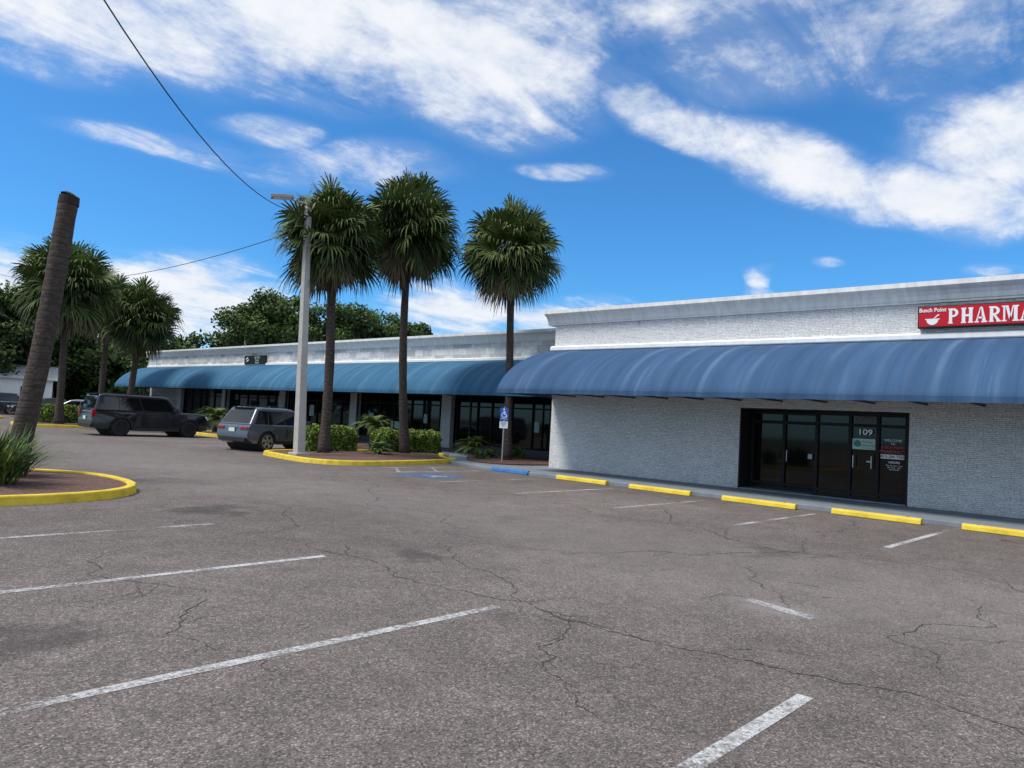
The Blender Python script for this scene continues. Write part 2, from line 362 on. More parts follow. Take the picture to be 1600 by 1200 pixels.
def slab(name,poly,z0,z1,mat,parent=None,bevel=0,mside=None):
    n=len(poly); v=[(x,y,z0) for x,y in poly]+[(x,y,z1) for x,y in poly]
    f=[tuple(range(n,2*n))]+[(i,(i+1)%n,n+(i+1)%n,n+i) for i in range(n)]
    o=mk(name,v,f,[mat,mside or mat],parent,[0]+[1]*n)
    bm=bmesh.new(); bm.from_mesh(o.data); bmesh.ops.recalc_face_normals(bm,faces=bm.faces); bm.to_mesh(o.data); bm.free()
    if bevel: b=o.modifiers.new('b','BEVEL'); b.width=bevel; b.segments=2; b.limit_method='ANGLE'; b.angle_limit=R(50)
    return o
sw=[(17.75,-20),(17.75,17.3),(18.6,19.9),(20.2,21.6),(22.6,24.4),(22.6,26.3),(19.6,28.5),(19.2,66),(27.2,66),(27.2,17),(22.4,16.5),(22.4,-20)][::-1]
slab('sidewalk',sw,-.02,.10,M_walk,bevel=.02)
def smooth_poly(pts,it=2):
    for _ in range(it):
        q=[]
        for i in range(len(pts)):
            a=pts[i]; c=pts[(i+1)%len(pts)]
            q+=[(a[0]*.75+c[0]*.25,a[1]*.75+c[1]*.25),(a[0]*.25+c[0]*.75,a[1]*.25+c[1]*.75)]
        pts=q
    return pts
def island(poly,fill,w=.17,h=.15,it=2,nm='curbed_island'):
    e=empty(nm)
    P=smooth_poly(poly,it); n=len(P)
    area=sum(P[i][0]*P[(i+1)%n][1]-P[(i+1)%n][0]*P[i][1] for i in range(n))
    if area<0: P=P[::-1]
    inn=[]
    for i in range(n):
        a=Vector(P[i-1]); b_=Vector(P[i]); c=Vector(P[(i+1)%n])
        d=(c-a).normalized(); nn=Vector((-d.y,d.x)); inn.append((b_.x+nn.x*w,b_.y+nn.y*w))
    v=[(x,y,-.02) for x,y in P]+[(x+ (inn[i][0]-x)*.12,y+(inn[i][1]-y)*.12,h) for i,(x,y) in enumerate(P)]+[(x,y,h) for x,y in inn]+[(x,y,-.02) for x,y in inn]
    f=[]
    for k in range(3):
        for i in range(n): f.append((k*n+i,k*n+(i+1)%n,(k+1)*n+(i+1)%n,(k+1)*n+i))
    o=mk('yellow_curb',v,f,M_yel,e); bv=o.modifiers.new('b','BEVEL'); bv.width=.025; bv.segments=2; bv.limit_method='ANGLE'; bv.angle_limit=R(40)
    cx=sum(p[0] for p in inn)/n; cy=sum(p[1] for p in inn)/n
    v=[(x,y,h-.04) for x,y in inn]
    rings=5
    for k in range(1,rings):
        t=k/rings
        for x,y in inn: v.append((x+(cx-x)*t+random.uniform(-.04,.04),y+(cy-y)*t+random.uniform(-.04,.04),h-.04+.07*math.sin(t*math.pi/2)+random.uniform(-.012,.012)))
    v.append((cx,cy,h+.03)); f=[]
    for k in range(rings-1):
        for i in range(n): f.append((k*n+i,k*n+(i+1)%n,(k+1)*n+(i+1)%n,(k+1)*n+i))
    for i in range(n): f.append(((rings-1)*n+i,(rings-1)*n+(i+1)%n,rings*n))
    mk('mulch_bed',v,f,fill,e,smooth=True)
    return e
island([(-4,13.2),(1,13.25),(4.2,12.95),(5.7,14.2),(5.75,16.8),(4.5,18.2),(1,18.4),(-4,18.4)],M_mulch)
island([(13.2,22.8),(12.9,20.4),(14.0,19.2),(16.4,19.45),(19.6,20.2),(19.6,21.4),(22.2,24.2),(22.0,25.4),(17,25.4),(13.6,24.9)],M_mulch,w=.2)
island([(11.2,45.6),(11.2,44.2),(17.8,44.0),(18.6,45),(18.6,48),(17.8,48.6),(11.4,48.6)],M_mulch)
island([(17.9,39.6),(17.9,36.8),(18.9,36.4),(20.4,36.6),(20.6,42.0),(18.2,42)],M_mulch)
island([(-10,58),(8,58),(13,56.5),(13.6,58.4),(8,60.5),(-10,60.5)],M_mulch)
def bed(poly,z):
    P=smooth_poly(poly,2); e=empty('planting_bed'); slab('mulch',P[::-1],.08,z,M_mulch,e); return e
bed([(19.4,17.6),(19.0,19.3),(20.6,21.2),(22.6,22.8),(24.6,22.4),(24.6,18.2),(22.4,17.4)],.15)
bed([(21.2,28.6),(20.4,30),(20.4,44),(21.6,44.4),(22.8,43),(22.8,29.5)],.15)
bed([(19.6,26.0),(19.6,28.2),(21.6,28.0),(21.9,25.9)],.17)

# ------------------------------------------------------------ near building
D=20.43
nb=empty('commercial_building')
b=MB()
Y0,Y1,ZT=-10.0,16.73,5.30
b.box(D,D+.28,9.6,Y1,.102,ZT); b.box(D,D+.28,Y0,5.1,.102,ZT); b.box(D,D+.28,5.1,9.6,2.45,ZT)
b.box(D+.28,45,Y1-.28,Y1,.102,ZT)
b.box(D+.28,45,Y0,Y0+.28,.102,ZT)
b.obj('stone_walls',M_stone,nb)
box('flat_roof',D+.28,45,Y0+.28,Y1-.28,4.9,5.0,M_roof,nb)
def cornice(x,y0,y1,z0,z1,parent,d=.34,mat=None):
    h=z1-z0
    pr=[(x+.3,z0+.003),(x-.06,z0+.003),(x-.06,z0+.10*h),(x-.09,z0+.13*h),(x-.12,z0+.35*h),(x-.19,z0+.55*h),(x-.29,z0+.68*h),(x-d+.01,z0+.74*h),(x-d,z0+.76*h),(x-d,z1),(x+.3,z1)]
    return extrudeY('cornice',pr,y0,y1,mat or M_cornice,parent)
cornice(D,Y0-.2,Y1+.3,5.20,5.70,nb)
b=MB()
b.add([(D+.301,Y1+.28,5.22),(45,Y1+.28,5.22),(45,Y1+.28,5.69),(D+.301,Y1+.28,5.69),(D+.301,Y1+.003,5.22),(45,Y1+.003,5.22),(45,Y1+.003,5.69),(D+.301,Y1+.003,5.69)],
 [(0,1,2,3),(3,2,6,7),(0,4,5,1)]); b.obj('side_cornice',M_cornice,nb)
pr=[(D-.003,4.27),(D-.10,4.27),(D-.12,4.30),(D-.12,4.40),(D-.06,4.44),(D-.003,4.46)]
extrudeY('band_course',pr,Y0,Y1+.12,M_white,nb)
def awning(y0,y1,xw,zt,xo,zo,mat,parent,seam=.61,lift=.004):
    n=16; prof=[]
    for i in range(n+1):
        t=i/n*math.pi/2
        prof.append((xo+(xw-xo)*(1-math.cos(t)), zo+(zt-zo)*math.sin(t)))
    prof=[((x*.66+(xo+(xw-xo)*i/n)*.34),(z*.66+(zo+(zt-zo)*i/n)*.34)) for i,(x,z) in enumerate(prof)]
    ys=[];y=y0; rnd=random.Random(3)
    while y<y1-.01:
        s_=rnd.uniform(.2,1.2)
        ys+=[(y,0),(y+.015,lift),(y+.035,lift),(y+.05,0),(y+seam*.3,-lift*.5*s_),(y+seam*.7,-lift*.5*s_)]; y+=seam
    ys.append((y1,0))
    v=[];f=[]
    m=len(prof)+1
    for yy,l in ys:
        yy=min(yy,y1)
        v.append((xo+.004-l*.3,yy,zo-.13))
        for i,(x,z) in enumerate(prof):
            v.append((x-l*.6,yy,z+l*.8))
    for k in range(len(ys)-1):
        for i in range(m-1): f.append((k*m+i,(k+1)*m+i,(k+1)*m+i+1,k*m+i+1))
    o=mk('awning_skin',v,f,mat,parent)
    for p in o.data.polygons: p.use_smooth=(p.index%(m-1)!=0)
    for ye in (y0,y1):
        vv=[(x,ye,z-.004) for x,z in prof]+[(xw,ye,zo-.13),(xo+.01,ye,zo-.13)]
        mk('awning_end',vv,[tuple(range(len(vv)))],mat,parent)
    r=MB(); y=y0+.05
    r.box(xo+.02,xo+.07,y0+.02,y1-.02,zo-.12,zo-.07)
    while y<y1:
        r.box(xo+.07,xw-.004,y,y+.04,zo-.08,zo-.03); y+=1.22
    r.obj('awning_frame',M_soffit,parent)
awning(Y0,Y1+.02,D-.004,4.27,17.56,2.72,M_awnN,nb)
mk('awning_soffit',[(17.68,Y0+.05,2.69),(D-.005,Y0+.05,2.98),(D-.005,Y1-.05,2.98),(17.68,Y1-.05,2.69)],[(0,1,2,3)],M_soffit,nb)
box('entrance_backing',D+.9,D+.95,4.9,9.8,.1,2.6,M_dark,nb)
b=MB()
b.box(D+.281,D+.895,9.601,9.64,.102,2.6); b.box(D+.281,D+.895,5.06,5.099,.102,2.6)
b.box(D+.281,D+.895,5.10,9.60,2.452,2.5)
b.box(D+.0,D+.279,9.56,9.599,.102,2.449); b.box(D+.0,D+.279,5.101,5.14,.102,2.449); b.box(D+.0,D+.279,5.14,9.56,2.41,2.449)
b.obj('dark_reveals',M_reveal,nb)
box('threshold',D-.02,D+.85,5.14,9.56,.101,.13,M_walk,nb)
def glazing(parent,x,y0,y1,z0,z1,posts,rails,gm=M_glass,fw=.06,depth=.08):
    b=MB(); b.box(x+.03,x+.04,y0,y1,z0,z1); b.obj('glass_panes',gm,parent)
    b=MB()
    for p in [y0]+list(posts)+[y1]:
        b.box(x-depth/2,x+.028,p-fw/2,p+fw/2,z0,z1)
    ys=sorted([y0]+list(posts)+[y1])
    for i in range(len(ys)-1):
        for zz in [z0+fw/2]+list(rails)+[z1-fw/2]:
            b.box(x-depth/2+.004,x+.027,ys[i]+fw/2,ys[i+1]-fw/2,zz-fw/2,zz+fw/2)
    b.obj('window_frames',M_frame,parent)
XL=D+.70
glazing(nb,XL,7.45,9.5,.13,2.40,(8.55,),(.30,2.08),fw=.09)
XR=D+.14
glazing(nb,XR,5.18,7.42,.13,2.40,(6.55,5.86),(.30,2.08),fw=.08)
box('return_wall',XR+.05,XL,7.40,7.45,.13,2.40,M_frame,nb)
b=MB()
for (x,y) in ((XL,8.42),(XR,5.98),(XR,6.43)):
    b.tube([(x-.05,y,.95),(x-.12,y,.97),(x-.12,y,1.28),(x-.05,y,1.30)],.014,8)
b.obj('door_pulls',M_metal,nb)
b=MB()
b.box(XL-.055,XL-.041,7.72,7.84,1.08,1.22); b.box(XR-.05,XR-.042,6.0,6.12,1.12,1.16)
b.obj('door_stickers',M_paper,nb)
text('unit_number','109',.20,(XR-.045,6.17,1.90),M_wht,nb,off=.004,sx=1.25)
b=MB(); b.box(XR+.012,XR+.022,5.93,6.50,1.45,1.73); b.obj('window_poster',M_paper,nb)
b=MB(); disc(b,0,0,0,.09,0,360,0)
o=b.obj('poster_mark',M_teal,nb); o.location=(XR+.008,6.37,1.60); o.rotation_euler=(R(90),0,R(-90))
text('poster_text','Prestige',.085,(XR+.008,6.12,1.65),M_teal,nb,ext=.001)
text('poster_text','Wellness Hub',.075,(XR+.008,6.13,1.56),M_teal,nb,ext=.001,off=.001)
text('poster_text','Pharmacy & Services',.04,(XR+.008,6.13,1.49),M_teal,nb,ext=.001)
text('door_text','WELCOME',.085,(XR+.02,5.51,1.72),M_wht,nb,ext=.001)
text('door_text','TO',.07,(XR+.02,5.51,1.63),M_wht,nb,ext=.001)
text('door_text','BUSCH POINT',.088,(XR+.02,5.51,1.54),M_rtxt,nb,ext=.001,off=.002)
text('door_text','PHARMACY',.12,(XR+.02,5.51,1.43),M_rtxt,nb,ext=.001,off=.002)
b=MB(); b.box(XR+.022,XR+.028,5.22,5.80,1.25,1.36); b.obj('phone_strip',M_wht,nb)
text('door_text','813-284-7500',.1,(XR+.016,5.51,1.305),M_blk,nb,ext=.001,off=.001)
text('door_text','HOURS',.08,(XR+.02,5.47,1.16),M_wht,nb,ext=.001,off=.001)
text('door_text','Mon-Fri 9am - 6pm\nSat 10am - 2pm\nSun Closed',.05,(XR+.02,5.47,1.03),M_wht,nb,ext=.001)
mo,nt,bs,_=newmat('open_neon_red'); bs.inputs['Base Color'].default_value=(.22,.01,.015,1); bs.inputs['Roughness'].default_value=.5
text('open_sign','OPEN',.17,(XR+.02,6.15,2.24),mo,nb,ext=.002,sx=1.3)
ps=empty('pharmacy_sign',(D,0,0))
yS0,yS1,zS0,zS1=1.75,4.93,4.55,5.10
b=MB(); b.box(-.20,-.003,yS0,yS1,zS0,zS1); b.obj('sign_cabinet',M_blk,ps,bevel=.01)
b=MB(); b.box(-.212,-.202,yS0+.035,yS1-.035,zS0+.035,zS1-.035); b.obj('sign_face',M_red,ps)
def letter(b,ch,y,w,h,z,x=-.219):
    T=.27; S=.085
    def q(pts):
        b.add([(x,y-p[0]*w,z+p[1]*h) for p in pts]+[(x+.006,y-p[0]*w,z+p[1]*h) for p in pts],
              [tuple(range(len(pts)))]+[(i,(i+1)%len(pts),len(pts)+(i+1)%len(pts),len(pts)+i) for i in range(len(pts))])
    def rect(a,c,d0,d1): q([(a,d0),(c,d0),(c,d1),(a,d1)])
    def ser(a,c,top=False):
        if top: rect(a-.06,c+.06,1-S,1.0)
        else: rect(a-.06,c+.06,0,S)
    def arc(cx,cy,rx,ry,tx,ty,a0,a1,n=12):
        for i in range(n):
            t0=R(a0+(a1-a0)*i/n); t1=R(a0+(a1-a0)*(i+1)/n)
            q([(cx+rx*math.cos(t0),cy+ry*math.sin(t0)),(cx+rx*math.cos(t1),cy+ry*math.sin(t1)),(cx+(rx-tx)*math.cos(t1),cy+(ry-ty)*math.sin(t1)),(cx+(rx-tx)*math.cos(t0),cy+(ry-ty)*math.sin(t0))])
    if ch in 'PR':
        rect(.12,.12+T,S,1-S); ser(.12,.12+T); rect(.04,.40,1-S,1)
        arc(.45,.71,.46,.29,.25,.13,-90,90); rect(.39,.45,.42,.55); rect(.401,.45,.87,1.0)
        if ch=='R': q([(.40,.42),(.62,.42),(.95,S),(.68,S)]); rect(.64,1.02,0,S)
    elif ch=='H':
        rect(.10,.10+T,S,1-S); rect(.65,.65+T,S,1-S); rect(.37,.65,.43,.57)
        for a in (.10,.65): ser(a,a+T); ser(a,a+T,True)
    elif ch=='A':
        q([(.08,S),(.22,S),(.50,1),(.42,1)]); q([(.62,S),(.92,S),(.62,1),(.501,1)]); rect(.24,.66,.26,.37)
        rect(-.02,.34,0,S); rect(.54,1.02,0,S)
    elif ch=='M':
        rect(.07,.19,S,1-S); rect(.72,.94,S,1-S); q([(.20,1),(.38,1),(.56,.22),(.44,.1)]); q([(.44,.1),(.56,.22),(.719,1),(.64,1)])
        rect(-.02,.28,0,S); rect(.64,1.02,0,S); rect(-.02,.20,1-S,1); rect(.72,1.02,1-S,1)
    elif ch=='C':
        arc(.5,.5,.48,.5,.27,.12,50,310,18); rect(.74,.86,.66,1.0)
    elif ch=='Y':
        q([(.02,1),(.34,1),(.64,.45),(.36,.45)]); q([(.98,1),(.84,1),(.50,.45),(.64,.45)]); rect(.36,.64,S,.45); rect(.24,.76,0,S)
b=MB(); y=4.27
for ch in 'PHARMACY':
    w={'M':.335,'H':.285}.get(ch,.262)
    letter(b,ch,y,w*.95,.37,4.635); y-=w+.012
b.obj('pharmacy_letters',M_wht,ps)
text('small_lettering','Busch Point',.135,(-.219,4.60,4.985),M_wht,ps,off=.003,sx=.92)
b=MB(); disc(b,0,0,0,.13,180,360,0,14); b.add([(-.16,0.001,0),(.16,0.001,0),(.16,.025,0),(-.16,.025,0)],[(0,1,2,3)])
b.add([(.02,.03,0),(.05,.03,0),(.16,.12,0),(.12,.13,0)],[(0,1,2,3)])
o=b.obj('plain_bowl_mark',M_wht,ps); o.location=(-.219,4.60,4.75); o.rotation_euler=(R(90),0,R(-90))

# ------------------------------------------------------------ far building
fb=empty('shopping_strip_building')
F=23.8; FY0,FY1=17.02,61.6
b=MB(); b.box(F,F+.3,FY0,FY1,3.05,5.25); b.box(F+.3,46,FY1-.3,FY1,.102,5.25); b.box(F+.3,26.4,FY0,FY0+.2,.102,3.0)
b.obj('marble_parapet',M_marble,fb)
box('flat_roof',F+.3,46,FY0,FY1-.3,4.7,4.8,M_roof,fb)
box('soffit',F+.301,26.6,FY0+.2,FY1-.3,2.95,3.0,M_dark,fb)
cornice(F,FY0,FY1+.25,5.15,5.62,fb)
extrudeY('band_course',[(F-.003,4.36),(F-.09,4.36),(F-.09,4.46),(F-.003,4.50)],FY0,FY1,M_white,fb)
awning(FY0,FY1-.1,F-.004,4.36,21.35,2.80,M_awnF,fb)
XS=26.5
posts=[]; y=FY0+.6
k=0
while y<FY1-1:
    posts.append(y); y+=(1.35,1.35,1.0,1.5)[k%4]; k+=1
glazing(fb,XS,FY0,FY1-.3,.35,2.94,posts,(2.3,),gm=M_glass,fw=.07)
box('stall_riser',XS-.02,XS+.1,FY0+.2,FY1-.3,.102,.318,plain('riser_tile',(.06,.06,.062),.5),fb)
b=MB()
for y in (28.2,36.4,44.6,52.8,FY1-.9): b.box(XS-.32,XS-.05,y,y+.75,.102,2.948)
b.obj('stone_pilasters',M_stone,fb)
b=MB()
for y in (19.6,24.4,33.2,40.5,48.3): b.tube([(F+.1,y,.1),(F+.1,y,3.04)],.055,10)
b.obj('awning_posts',M_frame,fb)
b=MB()
for (y,w,z0,z1) in ((21.2,.5,1.0,2.0),(22.4,.3,1.2,1.7),(30.4,.35,1.3,1.8),(32.6,.9,.9,1.3),(35.2,.4,1.2,1.7),(41.5,.5,1.3,2.0),(47,.4,1.2,1.8)): b.box(XS-.006,XS+.026,y,y+w,z0,z1)
b.obj('window_posters',M_paper,fb)
ss=empty('shop_sign',(F,0,0))
b=MB(); b.box(-.16,-.003,43.0,45.6,4.42,4.98); b.obj('sign_cabinet',M_grn,ss,bevel=.01)
text('sign_text','ULTRA',.22,(-.165,43.95,4.84),M_paper,ss)
text('sign_text','Family',.18,(-.165,43.95,4.67),M_paper,ss)
text('sign_text','Dental',.18,(-.165,43.95,4.51),M_paper,ss)
b=MB(); b.add([(0,0,0),(.28,.12,0),(.28,.2,0),(0,.08,0)],[(0,1,2,3)]); b.add([(.1,-.14,0),(.38,-.02,0),(.38,.06,0),(.1,-.06,0)],[(0,1,2,3)])
o=b.obj('plain_mark',M_wht,ss); o.location=(-.165,45.4,4.7); o.rotation_euler=(R(90),0,R(-90))

# ------------------------------------------------------------ lamp, accessible sign, poles, wires
lp=empty('parking_lot_lamp',(13.93,22.55,0))
b=MB(); hw=.155; tw=.09
b.add([(-hw,-hw,.1),(hw,-hw,.1),(hw,hw,.1),(-hw,hw,.1),(-.23-tw,.14-tw,9.0),(-.23+tw,.14-tw,9.0),(-.23+tw,.14+tw,9.0),(-.23-tw,.14+tw,9.0)],
 [(0,3,2,1),(4,5,6,7),(0,1,5,4),(1,2,6,5),(2,3,7,6),(3,0,4,7)])
b.obj('concrete_pole',M_conc,lp,bevel=.02)
b=MB(); b.box(-.27,.27,-.27,.27,.1,.2); b.obj('footing',M_conc,lp,bevel=.02)
b=MB(); b.tube([(-.23,.14,8.86),(-.75,.42,8.95)],.035,8); b.obj('arm',M_metal,lp)
b=MB(); b.box(-.38,.38,-.17,.17,-.055,.055); b.box(-.32,.30,-.13,.13,-.075,-.056,1)
o=b.obj('luminaire',[plain('lamp_grey',(.33,.33,.32),.5),M_wht],lp,bevel=.02); o.location=(-1.0,.56,9.0); o.rotation_euler=(0,R(6),math.atan2(.28,-.52))
b=MB(); b.tube([(-.22,.14,8.55),(-.08,.05,8.60)],.02,6); b.tube([(-.22,.14,8.05),(-.08,.05,8.1)],.02,6); b.tube([(-.21,.13,8.7),(-.12,.07,8.3),(-.14,.08,7.8)],.018,6); b.obj('wire_brackets',M_blk,lp)

sg=empty('accessible_parking_sign',(20.1,18.72,.1),R(28))
b=MB(); b.tube([(0,0,0),(0,0,2.1)],.028,8); b.obj('post',plain('galvanised',(.45,.45,.44),.5,.6),sg)
b=MB(); b.box(-.035,-.029,-.16,.16,1.60,2.06); o=b.obj('blue_panel',M_isa,sg)
b=MB(); b.box(-.035,-.029,-.16,.16,1.30,1.57); b.obj('fine_panel',M_wht,sg)
b=MB(); disc(b,0,-.06,.075,.10,60,340,0); disc(b,-.01,.15,0,.035,0,360,0)
for i,(p,q) in enumerate((((-.01,.10),(0,-.03)),((0,-.03),(.08,-.03)),((.08,-.03),(.11,-.14)),((0,.05),(.07,.05)))):
    d=Vector((q[0]-p[0],q[1]-p[1],0)).normalized(); n=Vector((-d.y,d.x,0))*.016
    p=Vector((p[0],p[1],.001+.0005*i)); q=Vector((q[0],q[1],.001+.0005*i)); b.add([p-n,q-n,q+n,p+n],[(0,1,2,3)])
o=b.obj('wheelchair_symbol',M_wht,sg); o.location=(-.039,0,1.85); o.rotation_euler=(R(90),0,R(-90))
text('panel_text','PARKING BY\nDISABLED\nPERMIT\nONLY',.055,(-.038,0,1.47),M_isa,sg,ext=.001)
text('panel_text','PARKING',.06,(-.038,0,1.65),M_wht,sg,ext=.001)

def wire(name,pts,r=.012):
    b=MB(); b.tube(pts,r,6); return b.obj(name,M_blk)
A=Vector((13.78,22.64,8.6)); Pm=Vector((3.4,11.4,0))
pts=[]
for i in range(33):
    t=i/32*1.8
    pts.append((A.x+(Pm.x-A.x)*t,A.y+(Pm.y-A.y)*t,8.6-4.76*t+3.52*t*t))
wire('overhead_wire',pts,.012)
endA=pts[-1]
A=Vector((13.78,22.64,8.1)); B=Vector((12.5,58.6,9.6)); pts=[]
for i in range(33):
    t=i/32*1.35; pts.append((A.x+(B.x-A.x)*t,A.y+(B.y-A.y)*t,8.1+(-2.9)*t+4.4*t*t))
wire('overhead_wire',pts,.013); endB=pts[-1]
for e_ in (endA,endB):
    up=empty('utility_pole',(e_[0],e_[1],0)); h=e_[2]+.6
    b=MB(); b.tube([(0,0,0),(0,0,h)],[.17,.11],10); b.box(-.9,.9,-.06,.06,h-.75,h-.63); b.obj('wood_pole',plain('weathered_wood',(.14,.11,.085),.9,streak=(4,4,.3)),up)

# ------------------------------------------------------------ palms
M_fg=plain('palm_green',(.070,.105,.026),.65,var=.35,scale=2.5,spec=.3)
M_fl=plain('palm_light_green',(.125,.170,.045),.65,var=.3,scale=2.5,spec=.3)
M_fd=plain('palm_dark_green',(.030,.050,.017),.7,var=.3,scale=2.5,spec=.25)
M_fb=plain('palm_dead_frond',(.15,.115,.065),.85,var=.35,scale=3)
def trunk_mat():
    m,nt,b,out=newmat('palm_trunk')
    tc=N(nt,'ShaderNodeTexCoord'); s=N(nt,'ShaderNodeSeparateXYZ'); L(nt,tc.outputs['Object'],s.inputs[0])
    n=N(nt,'ShaderNodeTexNoise',inp={'Scale':9,'Detail':6,'Roughness':.7}); mp=N(nt,'ShaderNodeMapping'); mp.inputs['Scale'].default_value=(1,1,1.6); L(nt,tc.outputs['Object'],mp.inputs[0]); L(nt,mp.outputs[0],n.inputs['Vector'])
    col=ramp(nt,n.outputs[0],[(.3,(.028,.021,.018)),(.55,(.070,.052,.042)),(.75,(.14,.112,.092))])
    fr=mth(nt,'FRACT',mth(nt,'MULTIPLY',mth(nt,'ADD',s.outputs[2],mth(nt,'MULTIPLY',n.outputs[0],.10)),7.0)); rg=mrange(nt,mth(nt,'ABSOLUTE',mth(nt,'SUBTRACT',fr,.5)),0,.2,.6,1)
    col=mix(nt,.6,col,rg,'MULTIPLY'); L(nt,col,b.inputs['Base Color']); b.inputs['Roughness'].default_value=.95
    h=mth(nt,'ADD',n.outputs[0],mth(nt,'MULTIPLY',rg,.5)); bp=N(nt,'ShaderNodeBump',inp={'Strength':.8,'Distance':.04}); L(nt,h,bp.inputs['Height']); L(nt,bp.outputs[0],b.inputs['Normal'])
    return m
M_trunk=trunk_mat()
PM=[M_fg,M_fl,M_fd,M_fb,M_trunk]
def crown_mesh(seed,rad,leaves=128,low=-70,blades=28):
    rnd=random.Random(seed); b=MB()
    for i in range(leaves):
        u=(i+.5)/leaves
        el=math.degrees(math.asin(math.sin(R(low))+(1-math.sin(R(low)))*u))+rnd.uniform(-9,9)
        az=i*137.5+rnd.uniform(-22,22)
        dead=(el<-44 and rnd.random()<.5)
        d=Vector((math.cos(R(az))*math.cos(R(el)),math.sin(R(az))*math.cos(R(el)),math.sin(R(el))))
        side=d.cross(Vector((0,0,1)))
        if side.length<.05: side=Vector((1,0,0))
        side.normalize(); up=side.cross(d).normalized()
        roll=R(rnd.uniform(-60,60)); s2=side*math.cos(roll)+up*math.sin(roll); up=s2.cross(d).normalized()
        if up.z<0: up=-up
        side=s2
        pl_=rad*rnd.uniform(.36,.58)
        sag=rad*.08*max(0,math.cos(R(el)))
        root=Vector((0,0,.12))
        tip=root+d*pl_-Vector((0,0,sag*.5))
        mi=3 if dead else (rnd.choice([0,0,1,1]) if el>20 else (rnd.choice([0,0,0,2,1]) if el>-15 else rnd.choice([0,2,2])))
        b.tube([root+d*.08,root+d*pl_*.5+Vector((0,0,sag*.1)),tip],[.022,.016,.012],4,3 if dead else 1,cap=False)
        FR=rad*rnd.uniform(.44,.56)
        costa=(d-Vector((0,0,rnd.uniform(.05,.35)))).normalized()
        for k in range(blades):
            a=-130+260*k/(blades-1)+rnd.uniform(-4,4)
            ca=math.cos(R(a)); sa=math.sin(R(a))
            ln=FR*(.70+.30*math.cos(R(a*.72)))*rnd.uniform(.86,1.08)
            base=tip+costa*(FR*.18*max(0,ca))
            bd=(costa*ca+side*sa+up*(.20*abs(sa)-.05)).normalized()
            w=.034*rad/1.9*rnd.uniform(.85,1.2); wv=bd.cross(up)
            if wv.length<.1: wv=side
            wv=wv.normalized()
            p1=base+bd*ln*.45
            dr=ln*rnd.uniform(.10,.40)
            p2=base+bd*ln*.76-Vector((0,0,dr*.35)); p3=base+bd*ln*.92-Vector((0,0,dr*1.2))
            mm=mi if rnd.random()>.15 or dead else rnd.choice([0,1,2])
            b.add([base-wv*w*.35,base+wv*w*.35,p1+wv*w,p1-wv*w,p2+wv*w*.55,p2-wv*w*.55,p3],[(0,1,2,3),(3,2,4,5),(5,4,6)],mm)
    for i in range(50):
        az=rnd.uniform(0,360); z=rnd.uniform(-.9,.1)*rad/1.9; r0=.16; el=rnd.uniform(20,65)
        d=Vector((math.cos(R(az))*math.cos(R(el)),math.sin(R(az))*math.cos(R(el)),math.sin(R(el))))
        p=Vector((math.cos(R(az))*r0,math.sin(R(az))*r0,z)); q=p+d*rnd.uniform(.15,.35)
        b.tube([p,q],[.045,.02],4,3)
    for i in range(40):
        az=rnd.uniform(0,360); z=rnd.uniform(-.6,0)*rad/1.9
        for k in range(8):
            a2=az+rnd.uniform(-16,16); o_=rnd.uniform(.2,.85)*rad/1.9; dz=rnd.uniform(.6,1.35)*rad/1.9
            p=Vector((math.cos(R(a2))*.15,math.sin(R(a2))*.15,z)); q=Vector((math.cos(R(a2))*o_,math.sin(R(a2))*o_,z-dz*.5)); t=Vector((math.cos(R(a2))*o_*1.05,math.sin(R(a2))*o_*1.05,z-dz))
            wv=Vector((-math.sin(R(a2)),math.cos(R(a2)),0))*.028
            b.add([p-wv*.5,p+wv*.5,q+wv,q-wv,t],[(0,1,2,3),(3,2,4)],rnd.choice([3,3,2]))
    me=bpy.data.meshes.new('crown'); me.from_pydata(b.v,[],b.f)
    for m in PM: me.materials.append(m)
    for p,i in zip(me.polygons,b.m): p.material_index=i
    return me
CR={}
def palm(x,y,cx,cy,cz,rad,key,rot=0,tr=.19,z0=.12,vs=1.05,bend=(0,0)):
    e=empty('palm_tree',(x,y,z0))
    if key not in CR: CR[key]=crown_mesh(key,1.9)
    o=bpy.data.objects.new('crown',CR[key]); COL.objects.link(o); o.parent=e
    o.location=(cx-x,cy-y,cz-z0); o.scale=(rad/1.9,rad/1.9,rad/1.9*vs); o.rotation_euler=(0,0,rot)
    n=26; b=MB(); pts=[];rr=[]
    for i in range(n+1):
        t=i/n; s=math.sin(t*math.pi)
        pts.append(((cx-x)*t+bend[0]*s,(cy-y)*t+bend[1]*s,(cz-z0)*t)); r=tr*(1.35-.35*min(1,t*7)) if t<.15 else tr*(1-.18*t)
        rr.append(r*(1+random.uniform(-.05,.05)))
    b.tube(pts,rr,14); b.obj('trunk',M_trunk,e,smooth=True)
    return e
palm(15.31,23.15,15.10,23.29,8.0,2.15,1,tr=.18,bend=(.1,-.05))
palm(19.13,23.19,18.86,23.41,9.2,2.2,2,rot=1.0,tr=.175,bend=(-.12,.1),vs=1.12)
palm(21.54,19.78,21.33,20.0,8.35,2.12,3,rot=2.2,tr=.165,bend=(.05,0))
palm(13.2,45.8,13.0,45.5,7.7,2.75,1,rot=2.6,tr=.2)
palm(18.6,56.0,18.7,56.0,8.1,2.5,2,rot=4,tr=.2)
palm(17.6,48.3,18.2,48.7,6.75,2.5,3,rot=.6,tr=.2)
dp=empty('dead_palm_trunk',(4.3,17.5,.1)); b=MB(); pts=[];rr=[]
for i in range(31):
    t=i/30; pts.append((.56*t+.05*math.sin(t*4),-.2*t,5.72*t)); rr.append((.212-.030*t+(.05*(1-t*8) if t<.125 else 0))*(1+random.uniform(-.035,.035)))
